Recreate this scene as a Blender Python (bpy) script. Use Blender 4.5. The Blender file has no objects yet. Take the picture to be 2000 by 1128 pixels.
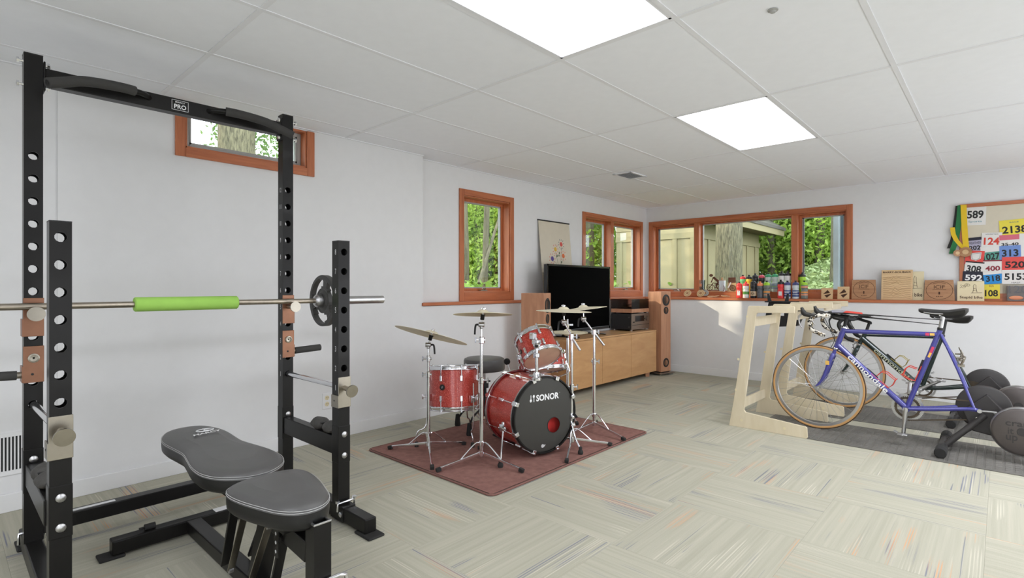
import bpy, bmesh, math, random
import numpy as np
from mathutils import Vector, Matrix, noise as mnoise
random.seed(7); RNG = np.random.default_rng(7)
S = bpy.context.scene
COL = S.collection
PI = math.pi
# ------------------------------------------------------------------ camera, sky, sun, room and fill lamps, exposure
cam_d = bpy.data.cameras.new('camera'); cam = bpy.data.objects.new('camera', cam_d); COL.objects.link(cam)
cam.location = (0, 0, 1.138); cam.rotation_euler = (PI/2, 0, math.radians(42.65))
cam_d.sensor_width = 36.0; cam_d.lens = 1037.0/2000*36; cam_d.shift_y = -4/2000; cam_d.clip_start = .02
S.camera = cam
S.view_settings.view_transform = 'Standard'; S.view_settings.look = 'None'
S.view_settings.gamma = 1.0; S.view_settings.use_curve_mapping = False
S.view_settings.exposure = 0.22
W = bpy.data.worlds.new('sky'); S.world = W; W.use_nodes = True
wn = W.node_tree.nodes; wn.clear()
wo = wn.new('ShaderNodeOutputWorld'); wb = wn.new('ShaderNodeBackground')
wb.inputs[0].default_value = (.86, .93, 1.0, 1); wb.inputs[1].default_value = 4.8
W.node_tree.links.new(wb.outputs[0], wo.inputs[0])
sun_d = bpy.data.lights.new('sun', 'SUN'); sun = bpy.data.objects.new('sun', sun_d); COL.objects.link(sun)
sun_d.energy = 4.2; sun_d.color = (1.0, .86, .66); sun_d.angle = math.radians(.9)
sun.rotation_euler = Vector((1.22, 1.0, -.57)).to_track_quat('-Z', 'Y').to_euler()
TILT = .20
# troffers assumed out of view; the last added to brighten the far end
for lx, ly, LAMP in ((-1.319, -.92, 20), (.51, -.92, 20), (.51, 1.515, 18), (.51, 3.954, 34), (1.73, 3.954, 12)):
    ld = bpy.data.lights.new('unseen_ceiling_lamp', 'AREA'); lo = bpy.data.objects.new('unseen_ceiling_lamp', ld); COL.objects.link(lo)
    ld.shape = 'RECTANGLE'; ld.size = .56; ld.size_y = 1.17; ld.energy = LAMP; ld.color = (.95, .98, 1.06)
    lo.location = (lx, ly, 2.262)

# area lamps added at the unseen walls as fill for walls and ceiling
for nm, loc, sx_, rz, FILL in (('fill_lamp', (2.62, 4.9, 1.1), 2.6, PI/2, 62.0), ('fill_lamp', (2.62, .9, 1.1), 2.6, PI/2, 22.0), ('fill_lamp', (1.3, -1.97, 1.1), 2.4, 0, 40.0)):
    ld = bpy.data.lights.new(nm, 'AREA'); lo = bpy.data.objects.new(nm, ld); COL.objects.link(lo)
    ld.shape = 'RECTANGLE'; ld.size = sx_; ld.size_y = 2.0; ld.energy = FILL; ld.color = (.95, .98, 1.05)
    lo.location = loc; lo.rotation_euler = (PI/2+TILT, 0, rz)
# ------------------------------------------------------------------ materials
def lin(c):
    return tuple((x/12.92 if x <= .04045 else ((x+.055)/1.055)**2.4) for x in (v/255 for v in c))
def newmat(name):
    m = bpy.data.materials.new(name); m.use_nodes = True
    nt = m.node_tree; b = nt.nodes['Principled BSDF']
    return m, nt, b
def setp(b, **k):
    for n, v in k.items():
        b.inputs[n.replace('_', ' ')].default_value = v
def ramp(nt, stops):
    r = nt.nodes.new('ShaderNodeValToRGB'); e = r.color_ramp.elements
    while len(e) < len(stops): e.new(.5)
    for q, (p, c) in zip(e, stops):
        q.position = p; q.color = (*c, 1) if len(c) == 3 else c
    return r
def mapping(nt, scale=(1, 1, 1), coord='Object', add=None):
    tc = nt.nodes.new('ShaderNodeTexCoord'); mp = nt.nodes.new('ShaderNodeMapping')
    mp.inputs['Scale'].default_value = scale
    nt.links.new(tc.outputs[coord], mp.inputs[0])
    return mp
def noise(nt, scale=5., detail=3., rough=.5, vec=None, dist=0.):
    n = nt.nodes.new('ShaderNodeTexNoise'); n.inputs['Scale'].default_value = scale
    n.inputs['Detail'].default_value = detail; n.inputs['Roughness'].default_value = rough; n.inputs['Distortion'].default_value = dist
    if vec is not None: nt.links.new(vec, n.inputs['Vector'])
    return n
def bump(nt, b, src, strength=.2, dist=.01):
    bp = nt.nodes.new('ShaderNodeBump'); bp.inputs['Strength'].default_value = strength; bp.inputs['Distance'].default_value = dist
    nt.links.new(src, bp.inputs['Height']); nt.links.new(bp.outputs[0], b.inputs['Normal'])
def M(name, c, rough=.5, metal=0., var=.06, vscale=14., bmp=0., bscale=200., coat=0., spec=.5, raw=False):
    m, nt, b = newmat(name)
    c = c if raw else lin(c)
    mp = mapping(nt); n = noise(nt, vscale, 4, .55, mp.outputs[0])
    lo = tuple(max(0, x*(1-var)) for x in c); hi = tuple(min(1, x*(1+var)) for x in c)
    r = ramp(nt, ((.3, lo), (.7, hi))); nt.links.new(n.outputs[0], r.inputs[0]); nt.links.new(r.outputs[0], b.inputs['Base Color'])
    setp(b, Roughness=rough, Metallic=metal, Coat_Weight=coat); b.inputs['Specular IOR Level'].default_value = spec
    if bmp:
        n2 = noise(nt, bscale, 3, .6, mp.outputs[0]); bump(nt, b, n2.outputs[0], bmp, .002)
    return m
def wood(name, dark, light, axis=2, rough=.45, stretch=14., coat=.0, fine=1.):
    m, nt, b = newmat(name)
    sc = [stretch*fine]*3; sc[axis] = 1.1*fine
    mp = mapping(nt, sc); n = noise(nt, 2.2, 6, .62, mp.outputs[0], .6)
    r = ramp(nt, ((.28, lin(dark)), (.5, tuple((a+c)/2 for a, c in zip(lin(dark), lin(light)))), (.72, lin(light))))
    nt.links.new(n.outputs[0], r.inputs[0]); nt.links.new(r.outputs[0], b.inputs['Base Color'])
    setp(b, Roughness=rough, Coat_Weight=coat); bump(nt, b, n.outputs[0], .05, .003)
    return m
def emis(name, c, s):
    m, nt, b = newmat(name); setp(b, Base_Color=(*c, 1), Emission_Color=(*c, 1), Emission_Strength=s); return m
def glassy(name, tint=(1, 1, 1), refl=.5):
    m, nt, b = newmat(name); nt.nodes.remove(b); out = nt.nodes['Material Output']
    t = nt.nodes.new('ShaderNodeBsdfTransparent'); t.inputs[0].default_value = (*tint, 1)
    g = nt.nodes.new('ShaderNodeBsdfGlossy'); g.inputs['Roughness'].default_value = .02
    f = nt.nodes.new('ShaderNodeFresnel'); f.inputs[0].default_value = 1.45
    mu = nt.nodes.new('ShaderNodeMath'); mu.operation = 'MULTIPLY'; mu.inputs[1].default_value = refl
    mx = nt.nodes.new('ShaderNodeMixShader')
    nt.links.new(f.outputs[0], mu.inputs[0]); nt.links.new(mu.outputs[0], mx.inputs[0])
    nt.links.new(t.outputs[0], mx.inputs[1]); nt.links.new(g.outputs[0], mx.inputs[2]); nt.links.new(mx.outputs[0], out.inputs[0])
    return m
MT = {}
MT['wall'] = M('wall_paint', (228, 228, 228), .75, var=.012, bmp=.05, bscale=260)
MT['base'] = M('baseboard_paint', (232, 232, 232), .5, var=.012)
MT['tile'] = M('ceiling_tile_white', (244, 246, 250), .9, var=.012, bmp=.12, bscale=300)
MT['grid'] = M('ceiling_grid_white', (236, 237, 240), .6, var=.01)
MT['trimY'] = wood('cedar_trim_y', (164, 90, 54), (200, 120, 76), 1, .42, coat=.15)
MT['trimX'] = wood('cedar_trim_x', (164, 90, 54), (200, 120, 76), 0, .42, coat=.15)
MT['trimZ'] = wood('cedar_trim_z', (164, 90, 54), (200, 120, 76), 2, .42, coat=.15)
MT['pane'] = glassy('window_glass', (.97, .985, .98), .12)
MT['cup'] = glassy('clear_tumbler', (.86, .9, .92), .9)
MT['sash'] = M('grey_screen_frame', (168, 168, 164), .5)
MT['sashdark'] = M('dark_screen_channel', (70, 78, 88), .5)
MT['chrome'] = M('chrome', (225, 226, 230), .13, 1., var=.02)
MT['steel'] = M('brushed_steel', (160, 154, 142), .30, 1., var=.08, bmp=.05)
MT['satin'] = M('satin_aluminium', (190, 190, 190), .35, 1., var=.04)
MT['barsteel'] = M('worn_bar_steel', (176, 166, 152), .3, 1., var=.12, vscale=30)
MT['coppersteel'] = M('warm_plated_steel', (138, 100, 80), .36, .85, var=.14, vscale=9)
MT['black'] = M('black_powder_coat', (25, 24, 23), .33, 0., var=.1, coat=.04, spec=.22)
MT['blackmat'] = M('black_matte_plastic', (30, 30, 31), .6, var=.1)
MT['rubber'] = M('black_rubber', (34, 33, 32), .8, var=.12)
MT['foam'] = M('black_foam_grip', (58, 57, 55), .85, var=.1, bmp=.1)
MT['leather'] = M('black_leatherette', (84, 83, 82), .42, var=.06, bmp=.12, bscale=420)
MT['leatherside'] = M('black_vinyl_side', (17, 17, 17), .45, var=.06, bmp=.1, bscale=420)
MT['thread'] = M('white_thread', (190, 190, 188), .7)
MT['ink'] = M('white_print', (236, 236, 236), .6, var=.01)
MT['inkgrey'] = M('grey_print', (190, 190, 190), .6, var=.01)
MT['inkblack'] = M('black_print', (28, 28, 28), .6, var=.01)
MT['lime'] = M('lime_green_foam', (156, 204, 92), .8, var=.05, bmp=.1)
MT['plate'] = M('cast_iron_plate', (66, 65, 63), .5, 0., var=.08, bmp=.1)
MT['maple'] = wood('maple_veneer', (190, 142, 94), (210, 164, 114), 1, .38, 5.)
MT['mapleZ'] = wood('maple_veneer_v', (186, 136, 88), (206, 158, 108), 2, .38, 5.)
MT['cherry'] = wood('cherry_veneer', (174, 122, 92), (202, 150, 116), 2, .4, 9.)
MT['ply'] = wood('birch_plywood', (212, 198, 166), (226, 214, 188), 2, .5, 5.)
MT['plyX'] = wood('birch_plywood_x', (212, 198, 166), (226, 214, 188), 0, .5, 5.)
MT['walnutt'] = wood('plaque_wood', (150, 104, 70), (190, 146, 104), 0, .5, 10.)
MT['palewood'] = wood('pale_plaque_wood', (202, 168, 122), (222, 192, 148), 0, .5, 10.)
MT['burn'] = M('burnt_engraving', (66, 40, 24), .8, var=.1)
MT['dull'] = M('dull_board', (226, 214, 178), .8, var=.02)
# carpet tile: short streaks of cream, slate and orange yarn running along the tile
def carpet():
    m, nt, b = newmat('streaked_carpet'); L = nt.links
    tc = nt.nodes.new('ShaderNodeTexCoord'); oi = nt.nodes.new('ShaderNodeObjectInfo')
    mu = nt.nodes.new('ShaderNodeMath'); mu.operation = 'MULTIPLY'; mu.inputs[1].default_value = 91.7; L.new(oi.outputs['Random'], mu.inputs[0])
    cb = nt.nodes.new('ShaderNodeCombineXYZ'); L.new(mu.outputs[0], cb.inputs[0]); L.new(mu.outputs[0], cb.inputs[1]); L.new(mu.outputs[0], cb.inputs[2])
    ad = nt.nodes.new('ShaderNodeVectorMath'); ad.operation = 'ADD'; L.new(tc.outputs['Object'], ad.inputs[0]); L.new(cb.outputs[0], ad.inputs[1])
    def stretched(sx, sy, scale, off, det=2.):
        mp = nt.nodes.new('ShaderNodeMapping'); mp.inputs['Scale'].default_value = (sx, sy, 1); mp.inputs['Location'].default_value = (off, off*.7, off*.3)
        L.new(ad.outputs[0], mp.inputs[0]); return noise(nt, scale, det, .5, mp.outputs[0])
    def mask(n, lo, hi):
        r = nt.nodes.new('ShaderNodeMapRange'); r.inputs['From Min'].default_value = lo; r.inputs['From Max'].default_value = hi
        L.new(n.outputs[0], r.inputs['Value']); return r.outputs[0]
    def mul(a, c):
        x = nt.nodes.new('ShaderNodeMath'); x.operation = 'MULTIPLY'; L.new(a, x.inputs[0])
        if isinstance(c, float): x.inputs[1].default_value = c
        else: L.new(c, x.inputs[1])
        return x.outputs[0]
    def mix(fac, a, c):
        x = nt.nodes.new('ShaderNodeMix'); x.data_type = 'RGBA'; L.new(fac, x.inputs[0])
        if isinstance(a, tuple): x.inputs[6].default_value = (*a, 1)
        else: L.new(a, x.inputs[6])
        x.inputs[7].default_value = (*c, 1); return x.outputs[2]
    base = stretched(60, 1.0, 1.0, 0., 3.)
    rb = ramp(nt, ((.3, lin((174, 171, 154))), (.5, lin((181, 178, 161))), (.7, lin((188, 184, 167))))); L.new(base.outputs[0], rb.inputs[0])
    col = rb.outputs[0]
    sx = nt.nodes.new('ShaderNodeSeparateXYZ'); L.new(tc.outputs['Object'], sx.inputs[0])
    def comb(freq):
        q = mul(sx.outputs[0], freq); sn = nt.nodes.new('ShaderNodeMath'); sn.operation = 'SINE'; L.new(q, sn.inputs[0])
        r = nt.nodes.new('ShaderNodeMapRange'); r.inputs['From Min'].default_value = -.2; r.inputs['From Max'].default_value = .5; L.new(sn.outputs[0], r.inputs['Value']); return r.outputs[0]
    for off, c, lo, hi, fr, fl, fh, st in ((11., (124, 127, 144), .61, .66, 520., .45, .55, .85), (23., (222, 160, 112), .62, .68, 610., .45, .55, .62), (37., (216, 211, 194), .59, .65, 560., .46, .56, .6), (51., (166, 163, 150), .60, .66, 480., .47, .55, .5), (67., (120, 124, 136), .52, .54, 330., .66, .69, .8)):
        patch = stretched(6.5, 1.1, 1.25, off, 1.); line = stretched(75, .55, 1.0, off+5, 1.)
        col = mix(mul(mul(mul(mask(patch, lo, hi), mask(line, fl, fh)), comb(fr)), st), col, lin(c))
    pile = noise(nt, 480, 2, .6, tc.outputs['Object'])
    rp = ramp(nt, ((.3, (.84, .84, .84)), (.7, (1.1, 1.1, 1.1)))); L.new(pile.outputs[0], rp.inputs[0])
    mm = nt.nodes.new('ShaderNodeMix'); mm.data_type = 'RGBA'; mm.blend_type = 'MULTIPLY'; mm.inputs[0].default_value = 1.
    L.new(col, mm.inputs[6]); L.new(rp.outputs[0], mm.inputs[7]); L.new(mm.outputs[2], b.inputs['Base Color'])
    setp(b, Roughness=.95); b.inputs['Specular IOR Level'].default_value = .15
    bump(nt, b, pile.outputs[0], .25, .003)
    return m
MT['carpet'] = carpet()
MT['sub'] = M('subfloor', (150, 146, 132), .95)

# ------------------------------------------------------------------ mesh helpers
WL = {}
def V3(p): return Vector(p)
def frame_of(d, up=(0, 0, 1)):
    d = Vector(d).normalized(); u = Vector(up)
    if abs(d.dot(u)) > .98: u = Vector((1, 0, 0)) if abs(d.x) < .9 else Vector((0, 1, 0))
    a = u.cross(d).normalized(); b = d.cross(a).normalized()
    return a, b, d
class MB:
    def __init__(s): s.v = []; s.f = []; s.sm = []; s.mi = []
    def add(s, vs, fs, smooth=False, m=0):
        o = len(s.v); s.v += [Vector(p) for p in vs]
        for f in fs: s.f.append(tuple(i+o for i in f)); s.sm.append(smooth); s.mi.append(m)
        return s
    def box(s, c, size, R=None, m=0):
        c = Vector(c); h = [x/2 for x in size]
        vs = [Vector((x*h[0], y*h[1], z*h[2])) for x in (-1, 1) for y in (-1, 1) for z in (-1, 1)]
        if R is not None: vs = [R @ p for p in vs]
        return s.add([c+p for p in vs], [(0, 1, 3, 2), (4, 6, 7, 5), (0, 4, 5, 1), (2, 3, 7, 6), (0, 2, 6, 4), (1, 5, 7, 3)], False, m)
    def bb(s, lo, hi, m=0):
        return s.box([(a+b)/2 for a, b in zip(lo, hi)], [abs(b-a) for a, b in zip(lo, hi)], None, m)
    def bar(s, p0, p1, w, h, up=(0, 0, 1), m=0):
        p0, p1 = Vector(p0), Vector(p1); a, b, d = frame_of(p1-p0, up)
        R = Matrix((a, b, d)).transposed()
        return s.box((p0+p1)/2, (w, h, (p1-p0).length), R, m)
    def tube(s, path, r, n=10, closed=False, m=0, caps=True):
        P = [Vector(p) for p in path]; k = len(P); rr = r if isinstance(r, (list, tuple)) else [r]*k
        T = []
        for i in range(k):
            if closed: t = P[(i+1) % k]-P[i-1]
            else: t = P[min(i+1, k-1)]-P[max(i-1, 0)]
            T.append(t.normalized())
        a, b, _ = frame_of(T[0]); vs = []
        for i in range(k):
            if i:
                a = (a - T[i]*a.dot(T[i]))
                a = a.normalized() if a.length > 1e-6 else frame_of(T[i])[0]
                b = T[i].cross(a)
            for j in range(n):
                q = 2*PI*j/n; vs.append(P[i]+(a*math.cos(q)+b*math.sin(q))*rr[i])
        fs = []
        for i in range(k if closed else k-1):
            i2 = (i+1) % k
            for j in range(n): fs.append((i*n+j, i*n+(j+1) % n, i2*n+(j+1) % n, i2*n+j))
        s.add(vs, fs, True, m)
        if not closed and caps:
            s.add(vs[:n], [tuple(range(n))[::-1]], False, m); s.add(vs[-n:], [tuple(range(n))], False, m)
        return s
    def cyl(s, p0, p1, r0, r1=None, n=16, m=0, caps=True):
        return s.tube([p0, p1], [r0, r0 if r1 is None else r1], n, False, m, caps)
    def lathe(s, prof, o=(0, 0, 0), axis=(0, 0, 1), n=28, m=0, caps=True):
        a, b, d = frame_of(axis, (0, 1, 0)); o = Vector(o); vs = []; k = len(prof)
        for r, z in prof:
            for j in range(n):
                q = 2*PI*j/n; vs.append(o+d*z+(a*math.cos(q)+b*math.sin(q))*max(r, 1e-5))
        fs = [(i*n+j, i*n+(j+1) % n, (i+1)*n+(j+1) % n, (i+1)*n+j) for i in range(k-1) for j in range(n)]
        s.add(vs, fs, True, m)
        if caps:
            if prof[0][0] > 1e-4: s.add(vs[:n], [tuple(range(n))[::-1]], False, m)
            if prof[-1][0] > 1e-4: s.add(vs[-n:], [tuple(range(n))], False, m)
        return s
    def prism(s, poly, o, ax, ay, depth, m=0, smooth=False):
        o, ax, ay = Vector(o), Vector(ax), Vector(ay); nn = ax.cross(ay).normalized()*depth; k = len(poly)
        lo = [o+ax*x+ay*y for x, y in poly]; hi = [p+nn for p in lo]
        s.add(lo, [tuple(range(k))[::-1]], False, m); s.add(hi, [tuple(range(k))], False, m)
        return s.add(lo+hi, [(i, (i+1) % k, k+(i+1) % k, k+i) for i in range(k)], smooth, m)
    def ring(s, poly, hole, o, ax, ay, depth, m=0):
        """plate with a hole; poly and hole hold the same number of points"""
        o, ax, ay = Vector(o), Vector(ax), Vector(ay); nn = ax.cross(ay).normalized()*depth; k = len(poly)
        A = [o+ax*x+ay*y for x, y in poly]; B = [o+ax*x+ay*y for x, y in hole]
        vs = A+B+[p+nn for p in A]+[p+nn for p in B]; fs = []
        for i in range(k):
            j = (i+1) % k
            fs += [(i, k+i, k+j, j), (2*k+i, 2*k+j, 3*k+j, 3*k+i), (i, j, 2*k+j, 2*k+i), (k+i, 3*k+i, 3*k+j, k+j)]
        return s.add(vs, fs, False, m)
    def sphere(s, c, r, n=14, m=0, sc=(1, 1, 1)):
        c = Vector(c); k = n//2; vs = []; fs = []
        for i in range(k+1):
            t = PI*i/k
            for j in range(n):
                q = 2*PI*j/n; vs.append(c+Vector((r*sc[0]*math.sin(t)*math.cos(q), r*sc[1]*math.sin(t)*math.sin(q), r*sc[2]*math.cos(t))))
        for i in range(k):
            for j in range(n): fs.append((i*n+j, (i+1)*n+j, (i+1)*n+(j+1) % n, i*n+(j+1) % n))
        return s.add(vs, fs, True, m)
    def build(s, name, mats, parent=None, bevel=0., seg=2, recalc=True, angle=40):
        if not isinstance(mats, (list, tuple)): mats = [mats]
        L = WL.get(parent, Vector((0, 0, 0))) if parent else Vector((0, 0, 0))
        me = bpy.data.meshes.new(name); me.from_pydata([p-L for p in s.v], [], s.f)
        for q in mats: me.materials.append(MT[q] if isinstance(q, str) else q)
        me.polygons.foreach_set('use_smooth', s.sm); me.polygons.foreach_set('material_index', s.mi)
        if bevel or recalc:
            bm = bmesh.new(); bm.from_mesh(me)
            if bevel: bmesh.ops.remove_doubles(bm, verts=bm.verts, dist=1e-6)
            bmesh.ops.recalc_face_normals(bm, faces=bm.faces)
            if bevel:
                ed = [e for e in bm.edges if len(e.link_faces) == 2 and e.calc_face_angle(0) > .6]
                bmesh.ops.bevel(bm, geom=ed, offset=bevel, segments=seg, profile=.5, affect='EDGES', clamp_overlap=True)
            bm.to_mesh(me); bm.free()
        if any(s.sm): me.set_sharp_from_angle(angle=math.radians(angle))
        ob = bpy.data.objects.new(name, me); COL.objects.link(ob)
        if parent: ob.parent = parent
        WL[ob] = Vector(L)
        return ob
def tag(o, label, cat, group=None, kind=None):
    o['label'] = label; o['category'] = cat
    if group: o['group'] = group
    if kind: o['kind'] = kind
    return o
def thing(name, label, cat, loc=(0, 0, 0), group=None):
    o = bpy.data.objects.new(name, None); COL.objects.link(o); o.location = loc; o.empty_display_size = .05
    WL[o] = Vector(loc); return tag(o, label, cat, group)
def struct(o, label=None):
    o['kind'] = 'structure'
    if label: o['label'] = label
    return o
def rebase(ob, base):
    """move a single-mesh thing's origin to its base"""
    b = Vector(base); ob.data.transform(Matrix.Translation(-b)); ob.location = b; WL[ob] = b; return ob
def copy_tree(o, parent=None):
    c = o.copy(); COL.objects.link(c)
    if parent: c.parent = parent
    for ch in list(o.children): copy_tree(ch, c)
    return c
_tc = {}
def text(name, s, center, ax, ay, w, h, mat, parent=None, bold=0., ext=.0006, shear=0.):
    """lettering fitted to a w x h box, reading along ax with ay up"""
    key = (s, bold, shear)
    if key not in _tc:
        cu = bpy.data.curves.new('t', 'FONT'); cu.body = s; cu.size = 1.; cu.offset = bold; cu.resolution_u = 3; cu.shear = shear
        ob = bpy.data.objects.new('t', cu); me = ob.to_mesh()
        vs = [v.co.copy() for v in me.vertices]; fs = [tuple(p.vertices) for p in me.polygons]
        ob.to_mesh_clear(); bpy.data.objects.remove(ob); bpy.data.curves.remove(cu)
        xs = [v.x for v in vs]; ys = [v.y for v in vs]
        _tc[key] = (vs, fs, min(xs), max(xs), min(ys), max(ys))
    vs, fs, x0, x1, y0, y1 = _tc[key]
    ax, ay, c = Vector(ax).normalized(), Vector(ay).normalized(), Vector(center); nn = ax.cross(ay)*ext
    sx = w/(x1-x0); sy = h/(y1-y0) if h else sx
    mb = MB(); mb.add([c+ax*((v.x-(x0+x1)/2)*sx)+ay*((v.y-(y0+y1)/2)*sy)+nn for v in vs], fs)
    return mb.build(name, mat, parent, recalc=False)
def smooth_loop(pts, k=5, closed=True):
    n = len(pts); out = []
    for i in range(n if closed else n-1):
        g = lambda j: Vector(pts[j % n]) if closed else Vector(pts[min(max(j, 0), n-1)])
        p0, p1, p2, p3 = g(i-1), g(i), g(i+1), g(i+2)
        for t in range(k):
            t = t/k
            out.append(.5*((2*p1)+(p2-p0)*t+(2*p0-5*p1+4*p2-p3)*t*t+(3*p1-p0-3*p2+p3)*t**3))
    if not closed: out.append(Vector(pts[-1]))
    return out
X_, Y_, Z_ = Vector((1, 0, 0)), Vector((0, 1, 0)), Vector((0, 0, 1))
# ================================================================== ROOM SHELL
XL, XU, YL, YU, CH = -3.693, -3.796, 6.77, 7.005, 2.275
XR, YB, STEP = 2.65, -2.0, 2.867
LEDGE = 1.0
def wall_pieces(mb, u0, u1, z0, z1, holes, place, m=0):
    us = sorted({u0, u1, *[h[0] for h in holes], *[h[1] for h in holes]}); zs = sorted({z0, z1, *[h[2] for h in holes], *[h[3] for h in holes]})
    for a, b in zip(us, us[1:]):
        for c, d in zip(zs, zs[1:]):
            if any(h[0] <= (a+b)/2 <= h[1] and h[2] <= (c+d)/2 <= h[3] for h in holes): continue
            place(mb, a, b, c, d)
W1 = (1.04, 1.815, 1.995, 2.262); W2 = (3.43, 4.08, 1.085, 2.02); W3 = (5.452, 6.825, 1.085, 2.012); W4 = (-3.69, -1.288, 1.065, 2.012)
TH = .15
mb = MB()
wall_pieces(mb, .44, STEP, 0, 2.42, [W1], lambda m, a, b, c, d: m.bb((XL-TH-.10, a, c), (XL, b, d)))
wall_pieces(mb, YB, .44, 0, 2.42, [], lambda m, a, b, c, d: m.bb((XL-TH-.115, a, c), (XL-.012, b, d)))
wall_pieces(mb, STEP, YU+.15, 0, LEDGE-.03, [], lambda m, a, b, c, d: m.bb((XL-TH-.10, a, c), (XL, b, d)))
wall_pieces(mb, STEP, YU+.15, LEDGE-.03, 2.42, [W2, W3], lambda m, a, b, c, d: m.bb((XU-TH, a, c), (XU, b, d)))
struct(mb.build('wall_left', 'wall'), 'long white wall with three windows and a half-height wooden ledge')
mb = MB()
wall_pieces(mb, XL-.15, XR+.1, 0, LEDGE-.03, [], lambda m, a, b, c, d: m.bb((a, YL, c), (b, YU+TH, d)))
wall_pieces(mb, XU-.1, XR+.1, LEDGE-.03, 2.42, [W4], lambda m, a, b, c, d: m.bb((a, YU, c), (b, YU+TH, d)))
struct(mb.build('wall_back', 'wall'), 'white end wall with the wide three-part window')
struct(MB().bb((XR, YB, 0), (XR+.1, YU+.1, 2.42)).build('wall_right', 'wall'), 'plain white wall')
struct(MB().bb((XL-.2, YB-.1, 0), (XR+.1, YB, 2.42)).build('wall_rear', 'wall'), 'plain white wall')
fl = struct(MB().bb((XL-.25, YB-.1, -.12), (XR+.1, YU+.15, -.006)).build('floor', 'sub'), 'floor laid with streaked carpet tiles turned quarter by quarter')
# carpet tiles, 61 cm, turned a quarter from one to the next
TS = .6096
tm = MB().box((0, 0, -.0035), (TS-.0004, TS-.0004, .007)).build('carpet_tile', 'carpet', fl, bevel=.0004, seg=1)
tiles = [(i, j) for i in range(-5, 8) for j in range(-8, 9)]; first = True
for i, j in tiles:
    x, y = -1.27+TS*(i+.5), 2.03+TS*(j+.5)
    if x < XL-TS*.55 or x > XR+TS/2 or y < YB-TS/2 or y > YL+TS*.5: continue
    t = tm if first else tm.copy()
    if not first: COL.objects.link(t)
    first = False
    t.location = (x, y, 0); t.rotation_euler = (0, 0, (PI/2 if (i+j) % 2 else 0) + (PI if random.random() < .5 else 0))
# ceiling: tiles lying in an exposed grid
GX, GY, GW, GL = -1.0143, 2.1249, .6096, 1.2192
ce = struct(MB().bb((XL-.25, YB-.1, CH+.012), (XR+.1, YU+.15, 2.44)).build('ceiling', 'tile'), 'suspended ceiling of large white lay-in tiles')
gx = [GX+GW*i for i in range(-5, 7)]; gy = [GY+GL*j for j in range(-4, 5)]
TROF = [(-1, -1), (-1, 1)]
VENT = (-2.77, 4.77)
pm = {}
for i in range(-5, 7):
    for j in range(-4, 5):
        if (i, j) in TROF: continue
        x0, x1, y0, y1 = GX+GW*i+.011, GX+GW*(i+1)-.011, GY+GL*j+.011, GY+GL*(j+1)-.011
        xl = XL if y1 < STEP+.3 else XU
        x0, x1, y0, y1 = max(x0, xl), min(x1, XR), max(y0, YB), min(y1, YU)
        if x1-x0 < .03 or y1-y0 < .03: continue
        k = (round(x1-x0, 3), round(y1-y0, 3))
        if k not in pm:
            t = pm[k] = MB().box((0, 0, .005), (k[0], k[1], .011)).build('ceiling_tile', 'tile', ce, bevel=.0015, seg=1)
        else:
            t = pm[k].copy(); COL.objects.link(t)
        t.location = ((x0+x1)/2, (y0+y1)/2, CH+.0015+random.random()*.0015)
for x in gx:
    if XL < x < XR: MB().bb((x-.012, YB, CH-.001), (x+.012, YU, CH+.010)).build('grid_runner', 'grid', ce)
for y in gy:
    if YB < y < YU: MB().bb(((XL if y < STEP else XU), y-.012, CH-.0005), (XR, y+.012, CH+.010)).build('grid_runner', 'grid', ce)
mb = MB(); mb.bb((XL, .44, CH-.004), (XL+.014, STEP, CH+.01)); mb.bb((XU, STEP, CH-.004), (XU+.014, YU, CH+.01)); mb.bb((XU, YU-.014, CH-.004), (XR, YU, CH+.01)); mb.bb((XL-.012, YB, CH-.004), (XL+.004, .44, CH+.01))
mb.build('wall_angle', 'grid', ce)
# baseboards and ledges
BBH = .092
struct(MB().bb((XL, .44, 0), (XL+.014, YL, BBH)).bb((XL-.012, YB, 0), (XL+.003, .44, BBH)).build('baseboard_left', 'base', None, bevel=.003), 'white baseboard along the long wall')
struct(MB().bb((XL, YL-.014, 0), (XR, YL, BBH)).build('baseboard_back', 'base', None, bevel=.003), 'white baseboard along the end wall')
struct(MB().bb((XU, STEP-.012, LEDGE-.027), (XL+.02, YU, LEDGE)).build('trim_1', 'trimY', None, bevel=.004), 'stained wooden ledge on the long wall')
struct(MB().bb((XL, YL-.022, LEDGE-.03), (XR, YU, LEDGE)).build('trim_2', 'trimX', None, bevel=.004), 'stained wooden ledge under the wide window')

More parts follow.
